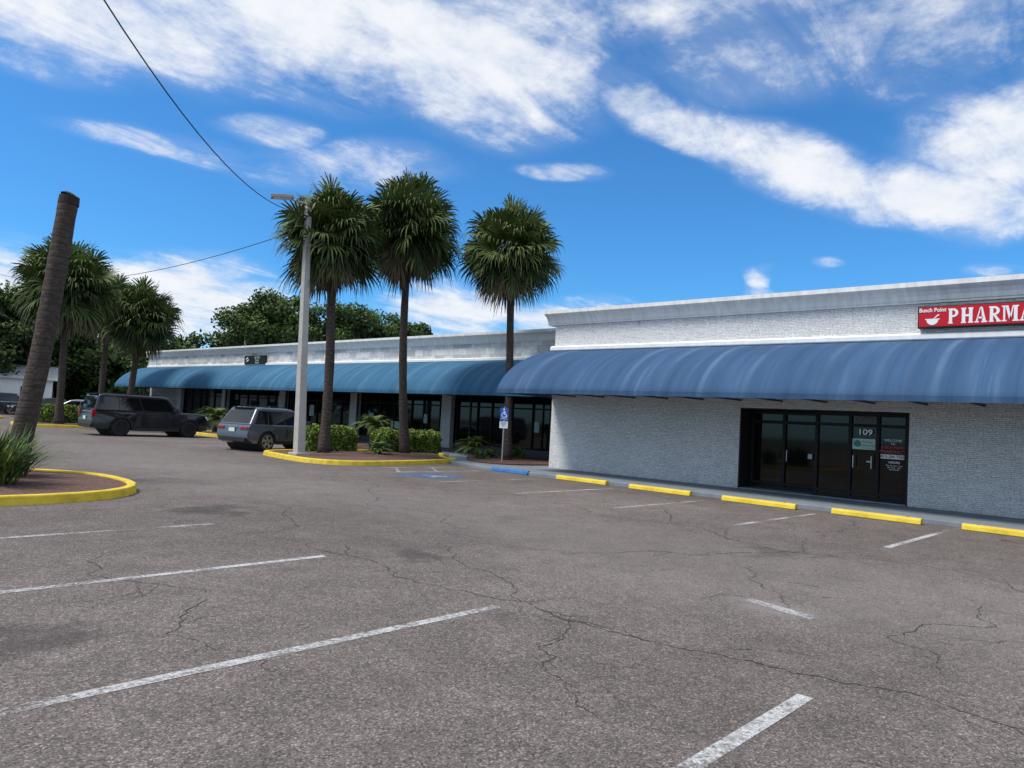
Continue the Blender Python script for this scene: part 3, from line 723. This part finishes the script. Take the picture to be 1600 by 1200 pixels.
b.tube(pts,rr,18); b.obj('trunk',M_trunk,dp,smooth=True)
b=MB(); b.tube([(.52,-.2,5.60),(.53,-.2,5.78)],[.20,.19],16); b.tube([(.53,-.2,5.78),(.55,-.2,5.83)],[.18,.12],12); b.obj('rotted_top',plain('rotted_wood',(.03,.02,.015),.95),dp)

# ------------------------------------------------------------ leaf masses
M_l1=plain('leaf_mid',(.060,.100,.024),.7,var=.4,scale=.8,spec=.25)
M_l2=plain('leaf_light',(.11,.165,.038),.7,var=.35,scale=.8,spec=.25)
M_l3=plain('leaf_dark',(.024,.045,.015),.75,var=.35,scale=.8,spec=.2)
M_bark=plain('oak_bark',(.09,.075,.06),.95,bump=.6)
def leafquad(b,p,s,rnd,m,nrm=None):
    a=Vector((rnd.gauss(0,1),rnd.gauss(0,1),rnd.gauss(0,1))).normalized()
    if nrm is not None: a=(nrm*.8+a*.9).normalized()
    t=a.orthogonal().normalized(); u=a.cross(t); ang=rnd.uniform(0,6.28); t,u=t*math.cos(ang)+u*math.sin(ang),u*math.cos(ang)-t*math.sin(ang)
    b.add([p-t*s,p-u*s*.6,p+t*s,p+u*s*.6],[(0,1,2,3)],m)
def tree_into(b,cx,cy,base,top,rw,rnd,leaf=.3,nb_=34,per=170,trunk=True,flat=.42,core=0):
    cz=base+(top-base)*(1-flat); rh=(top-base)*flat
    if trunk:
        b.tube([(cx,cy,0),(cx+.1,cy,base*.6),(cx,cy,cz)],[.45,.36,.2],8,3)
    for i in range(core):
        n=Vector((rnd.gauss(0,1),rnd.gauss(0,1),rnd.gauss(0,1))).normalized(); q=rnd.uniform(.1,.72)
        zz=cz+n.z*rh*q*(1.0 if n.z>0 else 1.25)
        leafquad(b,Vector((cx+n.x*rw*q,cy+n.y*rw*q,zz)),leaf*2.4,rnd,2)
    for i in range(nb_):
        th=rnd.uniform(0,6.28); ph=math.asin(rnd.uniform(-.8,1)); q=rnd.uniform(.5,.95)
        c=Vector((cx+math.cos(th)*math.cos(ph)*rw*q,cy+math.sin(th)*math.cos(ph)*rw*q,cz+math.sin(ph)*rh*q))
        br=rw*rnd.uniform(.18,.34)
        if trunk and i%4==0: b.tube([(cx,cy,cz-rh*.5),tuple((c+Vector((cx,cy,cz-rh*.5)))/2+Vector((0,0,.3))),tuple(c)],[.16,.1,.04],5,3,cap=False)
        for k in range(per):
            n=Vector((rnd.gauss(0,1),rnd.gauss(0,1),rnd.gauss(0,1))).normalized()
            p=c+Vector((n.x,n.y,n.z*.7))*br*rnd.uniform(.35,1.12)
            m=1 if (n.z>.35 and rnd.random()<.6) else (2 if (n.z<-.1 and rnd.random()<.75) or rnd.random()<.2 else 0)  # lit tops and shaded undersides put into the leaf colour by facing
            leafquad(b,p,leaf*rnd.uniform(.5,1.3),rnd,m,n)
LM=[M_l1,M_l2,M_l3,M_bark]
def tree(x,y,base,top,rw,seed,**kw):
    b=MB(); rnd=random.Random(seed); tree_into(b,0,0,base,top,rw,rnd,**kw)
    e=empty('oak_tree',(x,y,0)); b.obj('trunk_and_foliage',LM,e); return e
tree(36.0,64.5,3,12.9,4.9,11,leaf=.165,nb_=64,per=330,core=2200)
tree(43.5,62.5,3,12.9,5.2,12,leaf=.165,nb_=60,per=330,core=2200)
tree(50.5,61.5,3,12.7,4.6,13,leaf=.165,nb_=46,per=320,core=1700)
tree(16.2,74,1.6,11.0,5.0,14,leaf=.19,nb_=60,per=260,core=2000,flat=.48)
tree(21.5,78,1.5,9.8,4.8,15,leaf=.19,nb_=56,per=240,core=2000,flat=.48)
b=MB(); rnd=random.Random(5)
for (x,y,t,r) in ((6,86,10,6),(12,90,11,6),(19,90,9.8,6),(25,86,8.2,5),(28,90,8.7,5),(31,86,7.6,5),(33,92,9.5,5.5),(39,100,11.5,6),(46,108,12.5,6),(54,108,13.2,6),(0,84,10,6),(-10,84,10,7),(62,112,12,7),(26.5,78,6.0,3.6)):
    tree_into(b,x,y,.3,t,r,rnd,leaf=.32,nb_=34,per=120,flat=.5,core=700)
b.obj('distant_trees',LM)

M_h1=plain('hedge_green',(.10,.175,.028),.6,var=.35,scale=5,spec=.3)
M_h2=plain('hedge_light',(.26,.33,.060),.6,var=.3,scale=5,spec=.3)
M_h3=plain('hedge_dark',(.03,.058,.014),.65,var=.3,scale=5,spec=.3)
def hedge(x0,x1,y0,y1,z0,z1,seed,n=6500,s=.045):
    rnd=random.Random(seed); b=MB(); e=empty('hedge',((x0+x1)/2,(y0+y1)/2,0)); ox,oy=(x0+x1)/2,(y0+y1)/2
    i_=.14
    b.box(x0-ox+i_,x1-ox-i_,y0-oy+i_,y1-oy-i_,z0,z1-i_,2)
    A1=(x1-x0)*(y1-y0); A2=(x1-x0)*(z1-z0)*2; A3=(y1-y0)*(z1-z0)*2; T=A1+A2+A3
    for k in range(n):
        r=rnd.uniform(0,T); dpt=abs(rnd.gauss(0,.05))
        if r<A1: p=Vector((rnd.uniform(x0,x1),rnd.uniform(y0,y1),z1)); nn=Vector((0,0,1))
        elif r<A1+A2: sg_=rnd.choice([0,1]); p=Vector((rnd.uniform(x0,x1),(y0,y1)[sg_],rnd.uniform(z0,z1))); nn=Vector((0,-1+2*sg_,0))
        else: sg_=rnd.choice([0,1]); p=Vector(((x0,x1)[sg_],rnd.uniform(y0,y1),rnd.uniform(z0,z1))); nn=Vector((-1+2*sg_,0,0))
        w=.10*math.sin(p.x*5.1+seed)*math.sin(p.y*4.3+1)+.07*math.sin(p.x*11+p.z*7)+.05*math.sin(p.y*13+p.z*9)
        ex=max(0,(abs(p.x-ox)-(x1-x0)/2+.25)/.25); ez=max(0,(p.z-z1+.25)/.25); ey=max(0,(abs(p.y-oy)-(y1-y0)/2+.25)/.25)
        cor=.09*(ex*ez+ey*ez+ex*ey)
        p=p-nn*(dpt+cor-w*.8)
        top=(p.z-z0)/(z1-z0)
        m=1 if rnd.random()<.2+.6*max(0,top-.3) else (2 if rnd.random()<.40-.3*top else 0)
        leafquad(b,Vector((p.x-ox,p.y-oy,p.z)),s*rnd.uniform(.7,1.5),rnd,m,nn)
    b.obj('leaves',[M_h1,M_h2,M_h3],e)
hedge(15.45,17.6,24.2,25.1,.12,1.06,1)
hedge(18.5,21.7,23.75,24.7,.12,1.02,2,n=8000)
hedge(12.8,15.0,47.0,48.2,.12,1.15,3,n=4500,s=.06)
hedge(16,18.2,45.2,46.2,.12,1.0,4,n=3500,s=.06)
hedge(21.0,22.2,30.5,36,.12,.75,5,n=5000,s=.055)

def sago(x,y,z,r,seed,stem=.4,fr=46,name='sago_palm'):
    rnd=random.Random(seed); b=MB(); e=empty(name,(x,y,z)); b.tube([(0,0,-.05),(0,0,stem)],[.17,.14],8,4)
    for i in range(fr):
        az=i*137.5; el=R(rnd.uniform(8,78)); d=Vector((math.cos(R(az)),math.sin(R(az)),0)); ln=r*rnd.uniform(.85,1.15)
        pts=[]
        for k in range(8):
            t=k/7; pts.append(Vector((0,0,stem))+d*(ln*math.cos(el)*t+ln*.15*t*t)+Vector((0,0,ln*math.sin(el)*t-ln*.62*t*t)))
        s=Vector((-d.y,d.x,0))
        for k in range(7):
            for h in range(3):
                t=(k+h/3)/7; p=pts[k].lerp(pts[k+1],h/3); tg=(pts[k+1]-pts[k]).normalized(); lw=r*.22*math.sin(min(1,t*1.1+.12)*math.pi*.92+.1)
                for sg_ in (-1,1):
                    q=p+s*sg_*lw+tg*lw*.4+Vector((0,0,lw*.15)); b.add([p-tg*.018,p+tg*.020,q],[(0,1,2)],rnd.choice([0,1,1]))
    b.obj('fronds',[M_h1,M_fl,M_fd,M_fb,M_trunk],e)
sago(20.3,26.9,.15,1.35,1,.9,60)
sago(17.2,22.4,.12,.85,2,.15,40)
sago(22.7,22.8,.15,1.15,3,.3,46)
sago(19.2,39.8,.12,1.7,4,.7,60)
sago(21.8,21.0,.15,.6,5,.1,26)
def grassy(x,y,z,r,h,seed,n=170,name='strap_leaf_plant'):
    rnd=random.Random(seed); b=MB(); e=empty(name,(x,y,z))
    for i in range(n):
        az=rnd.uniform(0,6.283); rr=rnd.uniform(0,r*.45); o_=Vector((math.cos(az)*rr,math.sin(az)*rr,0)); a2=az+rnd.gauss(0,.5); d=Vector((math.cos(a2),math.sin(a2),0))
        ln=h*rnd.uniform(.75,1.3); lean=rnd.uniform(.15,.95); s=Vector((-d.y,d.x,0)); w=rnd.uniform(.014,.026)
        pts=[o_+d*(ln*lean*t*(.6+.5*t))+Vector((0,0,ln*t-ln*.55*lean*t*t)) for t in (0,.25,.5,.75,1)]
        vs=[];ws=(.8,1,1,.7,.08)
        for p,q in zip(pts,ws): vs+=[p-s*w*q,p+s*w*q]
        b.add(vs,[(2*k,2*k+1,2*k+3,2*k+2) for k in range(4)],rnd.choice([0,0,1,1,2]) if rnd.random()>.05 else 3)
    b.obj('leaves',[M_l1,M_h1,M_l3,M_fb],e)
grassy(3.3,14.9,.12,.9,1.0,1,300)
grassy(2.2,15.8,.12,1.0,1.1,2,260)
grassy(3.9,16.3,.12,.7,.85,3,180)
grassy(20.6,20.4,.15,.5,.4,4,80); grassy(22.9,20.5,.15,.5,.5,5,80)

# ------------------------------------------------------------ vehicles
M_tire=plain('tyre_rubber',(.015,.015,.015),.85)
M_rim=plain('alloy_rim',(.42,.42,.43),.35,.6)
M_rimb=plain('black_rim',(.03,.03,.032),.3,.5)
M_cglass=plain('car_glass',(.006,.007,.008),.03,0,.8,var=.05)
M_trim=plain('car_trim',(.015,.015,.016),.55)
M_tail=plain('tail_lamp',(.28,.008,.01),.15,coat=.8)
M_head=plain('head_lamp',(.6,.6,.62),.1,coat=.8)
M_plate=plain('licence_plate',(.7,.72,.68),.5)
M_chr=plain('chrome_trim',(.6,.6,.6),.12,1.0)
def vehicle(name,loc,rot,Ln,W,Ht,belt,hood,arch,wx,ghb,ght,paint,rim,wd,rail=True,boxy=1.0):
    e=empty(name,loc,rot); hw=W/2
    r=arch; zc=wd; zb=.28
    def A(cx):
        p=[]
        for i in range(13):
            t=math.pi*(1-i/12); p.append((cx+r*math.cos(t),zc+r*math.sin(t)))
        return [(cx-r,zb)]+p+[(cx+r,zb)]
    bot=[(.12,.40),(.30,zb)]+A(wx[0])+A(wx[1])+[(Ln-.35,zb),(Ln-.08,.36)]
    top=[(Ln-.02,.62),(Ln-.05,hood-.22),(Ln-.16,hood-.07),(Ln-.45,hood),(ghb[1]-.05,belt+.01),(ghb[1]*.5,belt),(.12,belt),(.03,belt-.08),(.0,.70),(.0,.5)]
    P=bot+top; n=len(P)
    # four lengthwise rings: rounded shoulders and tucked-in flanks
    bm=bmesh.new()
    def yof(z):
        k=.06*((z-.75)/.35)**2 if z>.75 else .05*((.75-z)/.45)**2
        return hw-k
    def narrow(x,y):
        f=min(1,max(0,(x-(Ln-.9))/.9)); g=min(1,max(0,(.5-x)/.5))
        return y*(1-.17*f*f-.10*g*g)
    rows=[[bm.verts.new((x,s*narrow(x,yof(z)),z)) for x,z in P] for s in (-1,1)]
    f0=bm.faces.new(rows[0][::-1]); f1=bm.faces.new(rows[1])
    for i in range(n): bm.faces.new((rows[0][i],rows[0][(i+1)%n],rows[1][(i+1)%n],rows[1][i]))
    bmesh.ops.recalc_face_normals(bm,faces=bm.faces)
    bmesh.ops.triangulate(bm,faces=[f0,f1])
    me=bpy.data.meshes.new('body'); bm.to_mesh(me); bm.free(); me.materials.append(paint)
    o=bpy.data.objects.new('body',me); COL.objects.link(o); o.parent=e
    bv=o.modifiers.new('b','BEVEL'); bv.width=.07; bv.segments=5; bv.limit_method='ANGLE'; bv.angle_limit=R(38)
    for p in me.polygons: p.use_smooth=True
    wn=o.modifiers.new('w','WEIGHTED_NORMAL'); wn.keep_sharp=True
    bw=hw-.06; tw=bw*(.80 if boxy<1 else .84)
    zb_=belt-.02; zt=Ht
    prof=[(ghb[0],zb_,bw),(ght[0],zt-.05,tw+.02),(ght[0]+.25,zt,tw),(ght[1]-.35,zt-.005,tw),(ght[1],zt-.06,tw+.02),(ghb[1],zb_,bw)]
    vs=[(x,-w,z) for x,z,w in prof]+[(x,w,z) for x,z,w in prof]; k=len(prof)
    fs=[tuple(range(k)),tuple(range(k,2*k))[::-1]]+[(i,k+i,k+(i+1)%k,(i+1)%k) for i in range(k)]
    g=mk('cabin',vs,fs,paint,e)
    bmm=bmesh.new(); bmm.from_mesh(g.data); bmesh.ops.recalc_face_normals(bmm,faces=bmm.faces); bmm.to_mesh(g.data); bmm.free()
    bv=g.modifiers.new('b','BEVEL'); bv.width=.08; bv.segments=5; bv.limit_method='ANGLE'; bv.angle_limit=R(12)
    for p in g.data.polygons: p.use_smooth=True
    wn=g.modifiers.new('w','WEIGHTED_NORMAL'); wn.keep_sharp=True
    def side(xf0,xf1,z0f,z1f,s,off=.008,tr=0):
        def pt(xf,zf):
            z=zb_+(zt-.05-zb_)*zf; xb=ghb[0]+(ghb[1]-ghb[0])*xf; xt=ght[0]+(ght[1]-ght[0])*xf
            x=xb+(xt-xb)*zf; w=bw+(tw+.02-bw)*zf
            return (x,s*(w+off),z)
        return [pt(xf0,z0f),pt(xf1,z0f),pt(xf1,z1f),pt(xf0,z1f)]
    gb=MB()
    for s in (-1,1):
        for (a,c) in [(.06,.26),(.275,.54),(.555,.93)]:
            gb.add(side(a,c,.08,.86,s),[(0,1,2,3)])
    def endglass(i0,i1,zf0,zf1,off):
        (xa,za,wa),(xb,zb2,wb)=prof[i0],prof[i1]
        out=[]
        for zf,in_ in ((zf0,.11),(zf1,.13)):
            x=xa+(xb-xa)*zf; z=za+(zb2-za)*zf; w=wa+(wb-wa)*zf-in_; out+=[(x+off,-w,z),(x+off,w,z)]
        gb.add([out[0],out[1],out[3],out[2]],[(0,1,2,3)])
    endglass(0,1,.14,.86,-.012); endglass(5,4,.08,.92,.016)
    gb.obj('windows',M_cglass,e)
    tb=MB()
    for s in (-1,1):
        y=s*(hw-.028)
        tb.box(wx[0]+r+.02,wx[1]-r-.02,min(y,y+s*.03),max(y,y+s*.03),.27,.40)
    tb.box(-.012,.09,-hw+.22,hw-.22,.36,.52); tb.box(Ln-.10,Ln+.01,-hw+.26,hw-.26,.34,.50)
    tb.box(Ln-.05,Ln+.012,-hw+.42,hw-.42,.60,hood-.2)
    for s in (-1,1):
        xm=ghb[1]-.45; tb.box(xm,xm+.16,min(s*(hw-.04),s*(hw+.19)),max(s*(hw-.04),s*(hw+.19)),belt+.04,belt+.20)
        if rail: tb.box(ght[0]+.3,ght[1]-.35,s*(tw-.12)-.02,s*(tw-.12)+.02,zt+.018,zt+.045)
    tb.box(ght[0]-.10,ght[0]+.16,-tw+.16,tw-.16,zt-.050,zt-.02)
    for cx in wx:
        for s in (-1,1):
            pts=[(cx+r*math.cos(math.pi*i/12),s*(hw-.012),zc+r*math.sin(math.pi*i/12)) for i in range(13)]
            tb.tube(pts,.024,5)
    tb.obj('trim',M_trim,e,bevel=.008)
    lb=MB()
    for s in (-1,1):
        if boxy>=1:
            a,c=sorted((s*(hw-.27),s*(hw-.10))); lb.box(-.012,.16,a,c,belt-.32,belt+.02)
        else:
            a,c=sorted((s*(hw-.50),s*(hw-.12))); lb.box(-.008,.22,a,c,belt-.21,belt-.08)
    lb.obj('tail_lamps',M_tail,e,bevel=.02)
    lb=MB()
    for s in (-1,1):
        a,c=sorted((s*(hw-.50),s*(hw-.16))); lb.box(Ln-.30,Ln-.045,a,c,hood-.27,hood-.12)
    lb.obj('head_lamps',M_head,e,bevel=.02)
    lb=MB(); lb.box(-.03,-.008,-.16,.16,.72,.87); lb.obj('licence_plate',M_plate,e)
    lb=MB()
    for s in (-1,1):
        a,c=sorted((s*(hw-.03),s*(hw+.012)))
        for xf in (.33,.60):
            x=ghb[0]+(ghb[1]-ghb[0])*xf; lb.box(x,x+.2,a,c,belt-.17,belt-.145)
    lb.box(-.012,0.02,-.30,.30,belt-.115,belt-.095)
    lb.obj('handles',M_chr if boxy<1 else paint,e)
    lb=MB()
    for s in (-1,1):
        q=side(.04,.94,.03,.065,s,.010); lb.add(q,[(0,1,2,3)])
    lb.obj('sill_trim',M_chr if boxy<1 else M_trim,e)
    lb=MB()
    for s in (-1,1):
        for xf in (.27,.55,.90):
            x=ghb[0]+(ghb[1]-ghb[0])*xf; a,c=sorted((s*(hw-.03),s*(hw+.0015))); lb.box(x,x+.012,a,c,.48,belt-.14)
    lb.obj('door_gaps',M_dark,e)
    wb=MB()
    for cx in wx: wb.tube([(cx,-hw+.12,zc),(cx,hw-.12,zc)],r-.012,20)
    wb.obj('wheel_wells',M_dark,e)
    for cx in wx:
        for s in (-1,1):
            t=MB(); R0=wd; y0=s*(hw-.24); y1=s*(hw-.005)
            n=28; ring=[(y0,R0-.03),(y0+ (y1-y0)*.12,R0),(y0+(y1-y0)*.88,R0),(y1,R0-.025),(y1,R0*.70),(y1-s*.03,R0*.68)]
            vs=[];fs=[]
            for i in range(n):
                a=2*math.pi*i/n
                for (yy,rr_) in ring: vs.append((cx+rr_*math.cos(a),yy,zc+rr_*math.sin(a)))
            k=len(ring)
            for i in range(n):
                for j in range(k-1): fs.append((i*k+j,((i+1)%n)*k+j,((i+1)%n)*k+j+1,i*k+j+1))
            t.add(vs,fs,0)
            yd=y1-s*.05; vs=[(cx,yd,zc)]+[(cx+R0*.69*math.cos(2*math.pi*i/n),yd,zc+R0*.69*math.sin(2*math.pi*i/n)) for i in range(n)]
            t.add(vs,[(0,1+i,1+(i+1)%n) for i in range(n)],1)
            for q in range(5):
                for qi,dq in enumerate((-.16,.16)):
                    a=2*math.pi*q/5+.3; d=Vector((math.cos(a),0,math.sin(a))); d2=Vector((math.cos(a+dq*1.2),0,math.sin(a+dq*1.2))); nn=Vector((-d2.z,0,d2.x))
                    c0=Vector((cx,y1-s*(.012+.002*qi+.0005*q),zc)); p0=c0+d*R0*.08; p1=c0+d2*R0*.67; w0=.03
                    t.add([p0-nn*w0,p0+nn*w0,p1+nn*w0,p1-nn*w0],[(0,1,2,3)],2)
            pts=[(cx+R0*.68*math.cos(2*math.pi*i/n),y1-s*.005,zc+R0*.68*math.sin(2*math.pi*i/n)) for i in range(n+1)]
            t.tube(pts,.014,5,2,cap=False)
            t.obj('wheel',[M_tire,M_blk,rim],e)
    return e
P_black=plain('black_car_paint',(.008,.008,.010),.22,0,.5,var=.03,coat=.6)
P_grey=plain('grey_car_paint',(.10,.115,.14),.28,.35,.5,var=.03,coat=.8)
P_silver=plain('silver_car_paint',(.4,.4,.42),.3,.6,.5,var=.03,coat=1.0)
vehicle('large_black_suv',(11.7,37.0,0),0,5.35,2.05,1.92,1.16,1.16,.46,(1.22,4.36),(.06,4.0),(.26,3.35),P_black,M_rimb,.40)
vehicle('grey_crossover_car',(13.5,26.6,0),R(13),4.5,1.89,1.68,1.0,1.0,.42,(.90,3.70),(.08,3.35),(.50,2.35),P_grey,M_rim,.37,boxy=.8)
vehicle('parked_car',(19.6,63.5,0),R(180),4.6,1.8,1.5,.92,.9,.38,(.9,3.6),(.4,3.4),(1.2,2.5),P_black,M_rim,.33,rail=False,boxy=.8)
vehicle('parked_car',(17.2,68.5,0),R(170),4.6,1.85,1.7,1.0,.98,.39,(.9,3.6),(.12,3.4),(.6,2.5),P_black,M_rim,.35,rail=False,boxy=.8)
vehicle('parked_car',(20.2,58.6,0),R(160),4.6,1.85,1.5,.95,.93,.39,(.9,3.6),(.3,3.4),(1.0,2.5),P_silver,M_rim,.34,rail=False,boxy=.8)

hs=empty('distant_house',(15.8,72.6,0),R(-14))
b=MB(); b.box(-4.2,4.2,-2.5,2.5,0,2.9); b.obj('walls',M_white,hs)
b=MB(); b.add([(-4.6,-2.9,2.91),(4.6,-2.9,2.91),(4.6,2.9,2.91),(-4.6,2.9,2.91),(-4.6,0,4.1),(4.6,0,4.1)],[(0,1,5,4),(2,3,4,5),(0,4,3),(1,2,5),(0,3,2,1)]); b.obj('roof',M_roof,hs)
b=MB()
for x in (-3,-.6,2): b.box(x,x+1.2,-2.54,-2.5,1,2.3)
b.obj('windows',M_glass,hs)
l2=empty('parking_lot_lamp',(32.5,62.8,0))
b=MB(); b.tube([(0,0,0),(0,0,9.2)],[.14,.09],8); b.box(-.5,.15,-.15,.15,9.15,9.28); b.obj('pole',M_conc,l2)

# ------------------------------------------------------------ world
SUN_EL=R(58); SUN_AZ=R(150)
w=bpy.data.worlds.new('World'); scene.world=w; w.use_nodes=True; nt=w.node_tree; nt.nodes.clear()
try:
    w.cycles.sampling_method='MANUAL'; w.cycles.sample_map_resolution=512
except Exception: pass
wo=N(nt,'ShaderNodeOutputWorld'); bg=N(nt,'ShaderNodeBackground'); L(nt,bg.outputs[0],wo.inputs[0]); bg.inputs[1].default_value=.14
sky=N(nt,'ShaderNodeTexSky'); sky.sky_type='NISHITA'; sky.sun_disc=False; sky.sun_elevation=SUN_EL; sky.sun_rotation=math.pi/2-SUN_AZ
sky.altitude=0; sky.air_density=1.0; sky.dust_density=.4; sky.ozone_density=2.5
tc=N(nt,'ShaderNodeTexCoord'); Dn=N(nt,'ShaderNodeVectorMath',operation='NORMALIZE'); L(nt,tc.outputs['Generated'],Dn.inputs[0]); Dv=Dn.outputs[0]
sp=N(nt,'ShaderNodeSeparateXYZ'); L(nt,Dv,sp.inputs[0])
az=mth(nt,'MULTIPLY',mth(nt,'ARCTAN2',sp.outputs[1],sp.outputs[0]),57.2958)
el=mth(nt,'MULTIPLY',mth(nt,'ARCSINE',sp.outputs[2]),57.2958)
den=mth(nt,'ADD',mth(nt,'MAXIMUM',sp.outputs[2],0),.12)
px=mth(nt,'DIVIDE',sp.outputs[0],den); py=mth(nt,'DIVIDE',sp.outputs[1],den)
pc=N(nt,'ShaderNodeCombineXYZ'); L(nt,px,pc.inputs[0]); L(nt,py,pc.inputs[1])
wn=N(nt,'ShaderNodeTexNoise',inp={'Scale':1.3,'Detail':3}); L(nt,pc.outputs[0],wn.inputs['Vector'])
ws=N(nt,'ShaderNodeSeparateColor'); L(nt,wn.outputs['Color'],ws.inputs[0])
ae=N(nt,'ShaderNodeCombineXYZ')
L(nt,mth(nt,'ADD',az,mth(nt,'MULTIPLY',mth(nt,'SUBTRACT',ws.outputs[0],.5),7)),ae.inputs[0])
L(nt,mth(nt,'ADD',el,mth(nt,'MULTIPLY',mth(nt,'SUBTRACT',ws.outputs[1],.5),4)),ae.inputs[1])
blobs=[(73,26,16,5.2,0,.85),(58,27.5,17,5.6,0,.92),(47,26.8,12,5.6,8,1.0),(36,31,26,4.2,0,.68),
(31,22.8,9,2.4,24,.82),(21,18.8,10,2.8,22,.95),(13,16.6,7,3.0,12,1.0),(8,19.8,8,4.2,0,.92),(11,27,12,5,0,.55),(25,26.5,13,4,0,.46),
(62.5,20.2,4.5,1.2,-6,.60),(56,18.6,10,2.2,-6,.60),(68,18,9,1.0,0,.45),(40,19.2,4.2,1.0,10,.45),(76,21,8,1.6,0,.35),
(67,7.6,11,3.4,0,.95),(77,6,8,4.2,0,.95),(47.5,8.3,6,2.8,0,1.0),(38.5,8.0,10,1.8,0,.8),(24.3,10.8,1.2,1.2,20,.66),(9.5,11.2,2.2,1.0,0,.66),(20,12.1,1.3,.5,0,.45),(30,8.0,10,1.2,0,.45)]
acc=None
for (a,e_,wd_,hg,ro,wt) in blobs:
    mp=N(nt,'ShaderNodeMapping',vector_type='TEXTURE'); L(nt,ae.outputs[0],mp.inputs[0])
    mp.inputs['Location'].default_value=(a,e_,0); mp.inputs['Rotation'].default_value=(0,0,R(ro)); mp.inputs['Scale'].default_value=(wd_,hg,1)
    ln=N(nt,'ShaderNodeVectorMath',operation='LENGTH'); L(nt,mp.outputs[0],ln.inputs[0])
    m=mrange(nt,ln.outputs['Value'],.25,1.4,wt,0,True)
    acc=m if acc is None else mth(nt,'MAXIMUM',acc,m)
mpn=N(nt,'ShaderNodeMapping'); mpn.inputs['Rotation'].default_value=(0,0,R(-38)); mpn.inputs['Scale'].default_value=(1.0,2.1,1); L(nt,pc.outputs[0],mpn.inputs[0])
fn=N(nt,'ShaderNodeTexNoise',inp={'Scale':2.1,'Detail':9,'Roughness':.62,'Distortion':.6}); L(nt,mpn.outputs[0],fn.inputs['Vector'])
mp2=N(nt,'ShaderNodeMapping'); mp2.inputs['Scale'].default_value=(1,1,1.9); L(nt,Dv,mp2.inputs[0])
fn2=N(nt,'ShaderNodeTexNoise',inp={'Scale':16,'Detail':7,'Roughness':.66}); L(nt,mp2.outputs[0],fn2.inputs['Vector'])
gen=mth(nt,'MULTIPLY',mrange(nt,mth(nt,'ABSOLUTE',mth(nt,'SUBTRACT',az,44)),42,60,0,.75),mrange(nt,el,0,10,.3,1))
gen=mth(nt,'MAXIMUM',gen,mrange(nt,el,33,42,0,.75))
acc=mth(nt,'MAXIMUM',acc,gen)
dens=mth(nt,'ADD',acc,mth(nt,'MULTIPLY',mth(nt,'SUBTRACT',fn.outputs[0],.5),1.35))
dens=mth(nt,'ADD',dens,mth(nt,'MULTIPLY',mth(nt,'SUBTRACT',fn2.outputs[0],.5),.9))
dens=mth(nt,'MULTIPLY',dens,mrange(nt,acc,.02,.3,0,1))
cl=mrange(nt,dens,.22,1.05,0,1,True)
veil=mth(nt,'MULTIPLY',mth(nt,'MULTIPLY',mrange(nt,acc,.12,.6,0,1,True),mrange(nt,fn.outputs[0],.34,.62,.1,1)),.32)
cl=mth(nt,'MAXIMUM',cl,veil)
shade=mth(nt,'ADD',mth(nt,'MULTIPLY',fn2.outputs[0],.5),mth(nt,'MULTIPLY',fn.outputs[0],.5))
clc=mix(nt,mrange(nt,shade,.38,.60,0,1),(5.2,5.7,6.5),(6.7,6.85,7.1))
tint=mix(nt,1.0,sky.outputs[0],(.33,.80,1.18),'MULTIPLY')
hz=mrange(nt,el,0,9,.45,0,True)
tint=mix(nt,hz,tint,(3.6,5.2,6.8))
fc=mix(nt,mth(nt,'MULTIPLY',cl,.96),tint,clc)
L(nt,fc,bg.inputs[0])

sd=bpy.data.lights.new('sun','SUN'); sd.energy=3.4; sd.angle=R(16); sd.color=(1,.94,.86)
so=bpy.data.objects.new('sun',sd); COL.objects.link(so)
sv=Vector((math.cos(SUN_AZ)*math.cos(SUN_EL),math.sin(SUN_AZ)*math.cos(SUN_EL),math.sin(SUN_EL)))
so.rotation_euler=sv.to_track_quat('Z','Y').to_euler(); so.location=(0,0,30)

# ------------------------------------------------------------ camera
cd=bpy.data.cameras.new('camera'); cd.sensor_width=36; cd.lens=36*1149/1600; cd.clip_end=3000; cd.clip_start=.05
co=bpy.data.objects.new('camera',cd); COL.objects.link(co); scene.camera=co
Xc=Vector((.67276,-.07368,-.73619)); Yc=Vector((-.73809,.00705,-.67467)); Zc=Vector((.05490,.99726,-.04964))
Mx=Matrix((Xc,Yc,Zc)).to_4x4(); Mx.translation=(0,0,1.7); co.matrix_world=Mx
scene.view_settings.view_transform='Standard'; scene.view_settings.look='None'; scene.view_settings.exposure=0
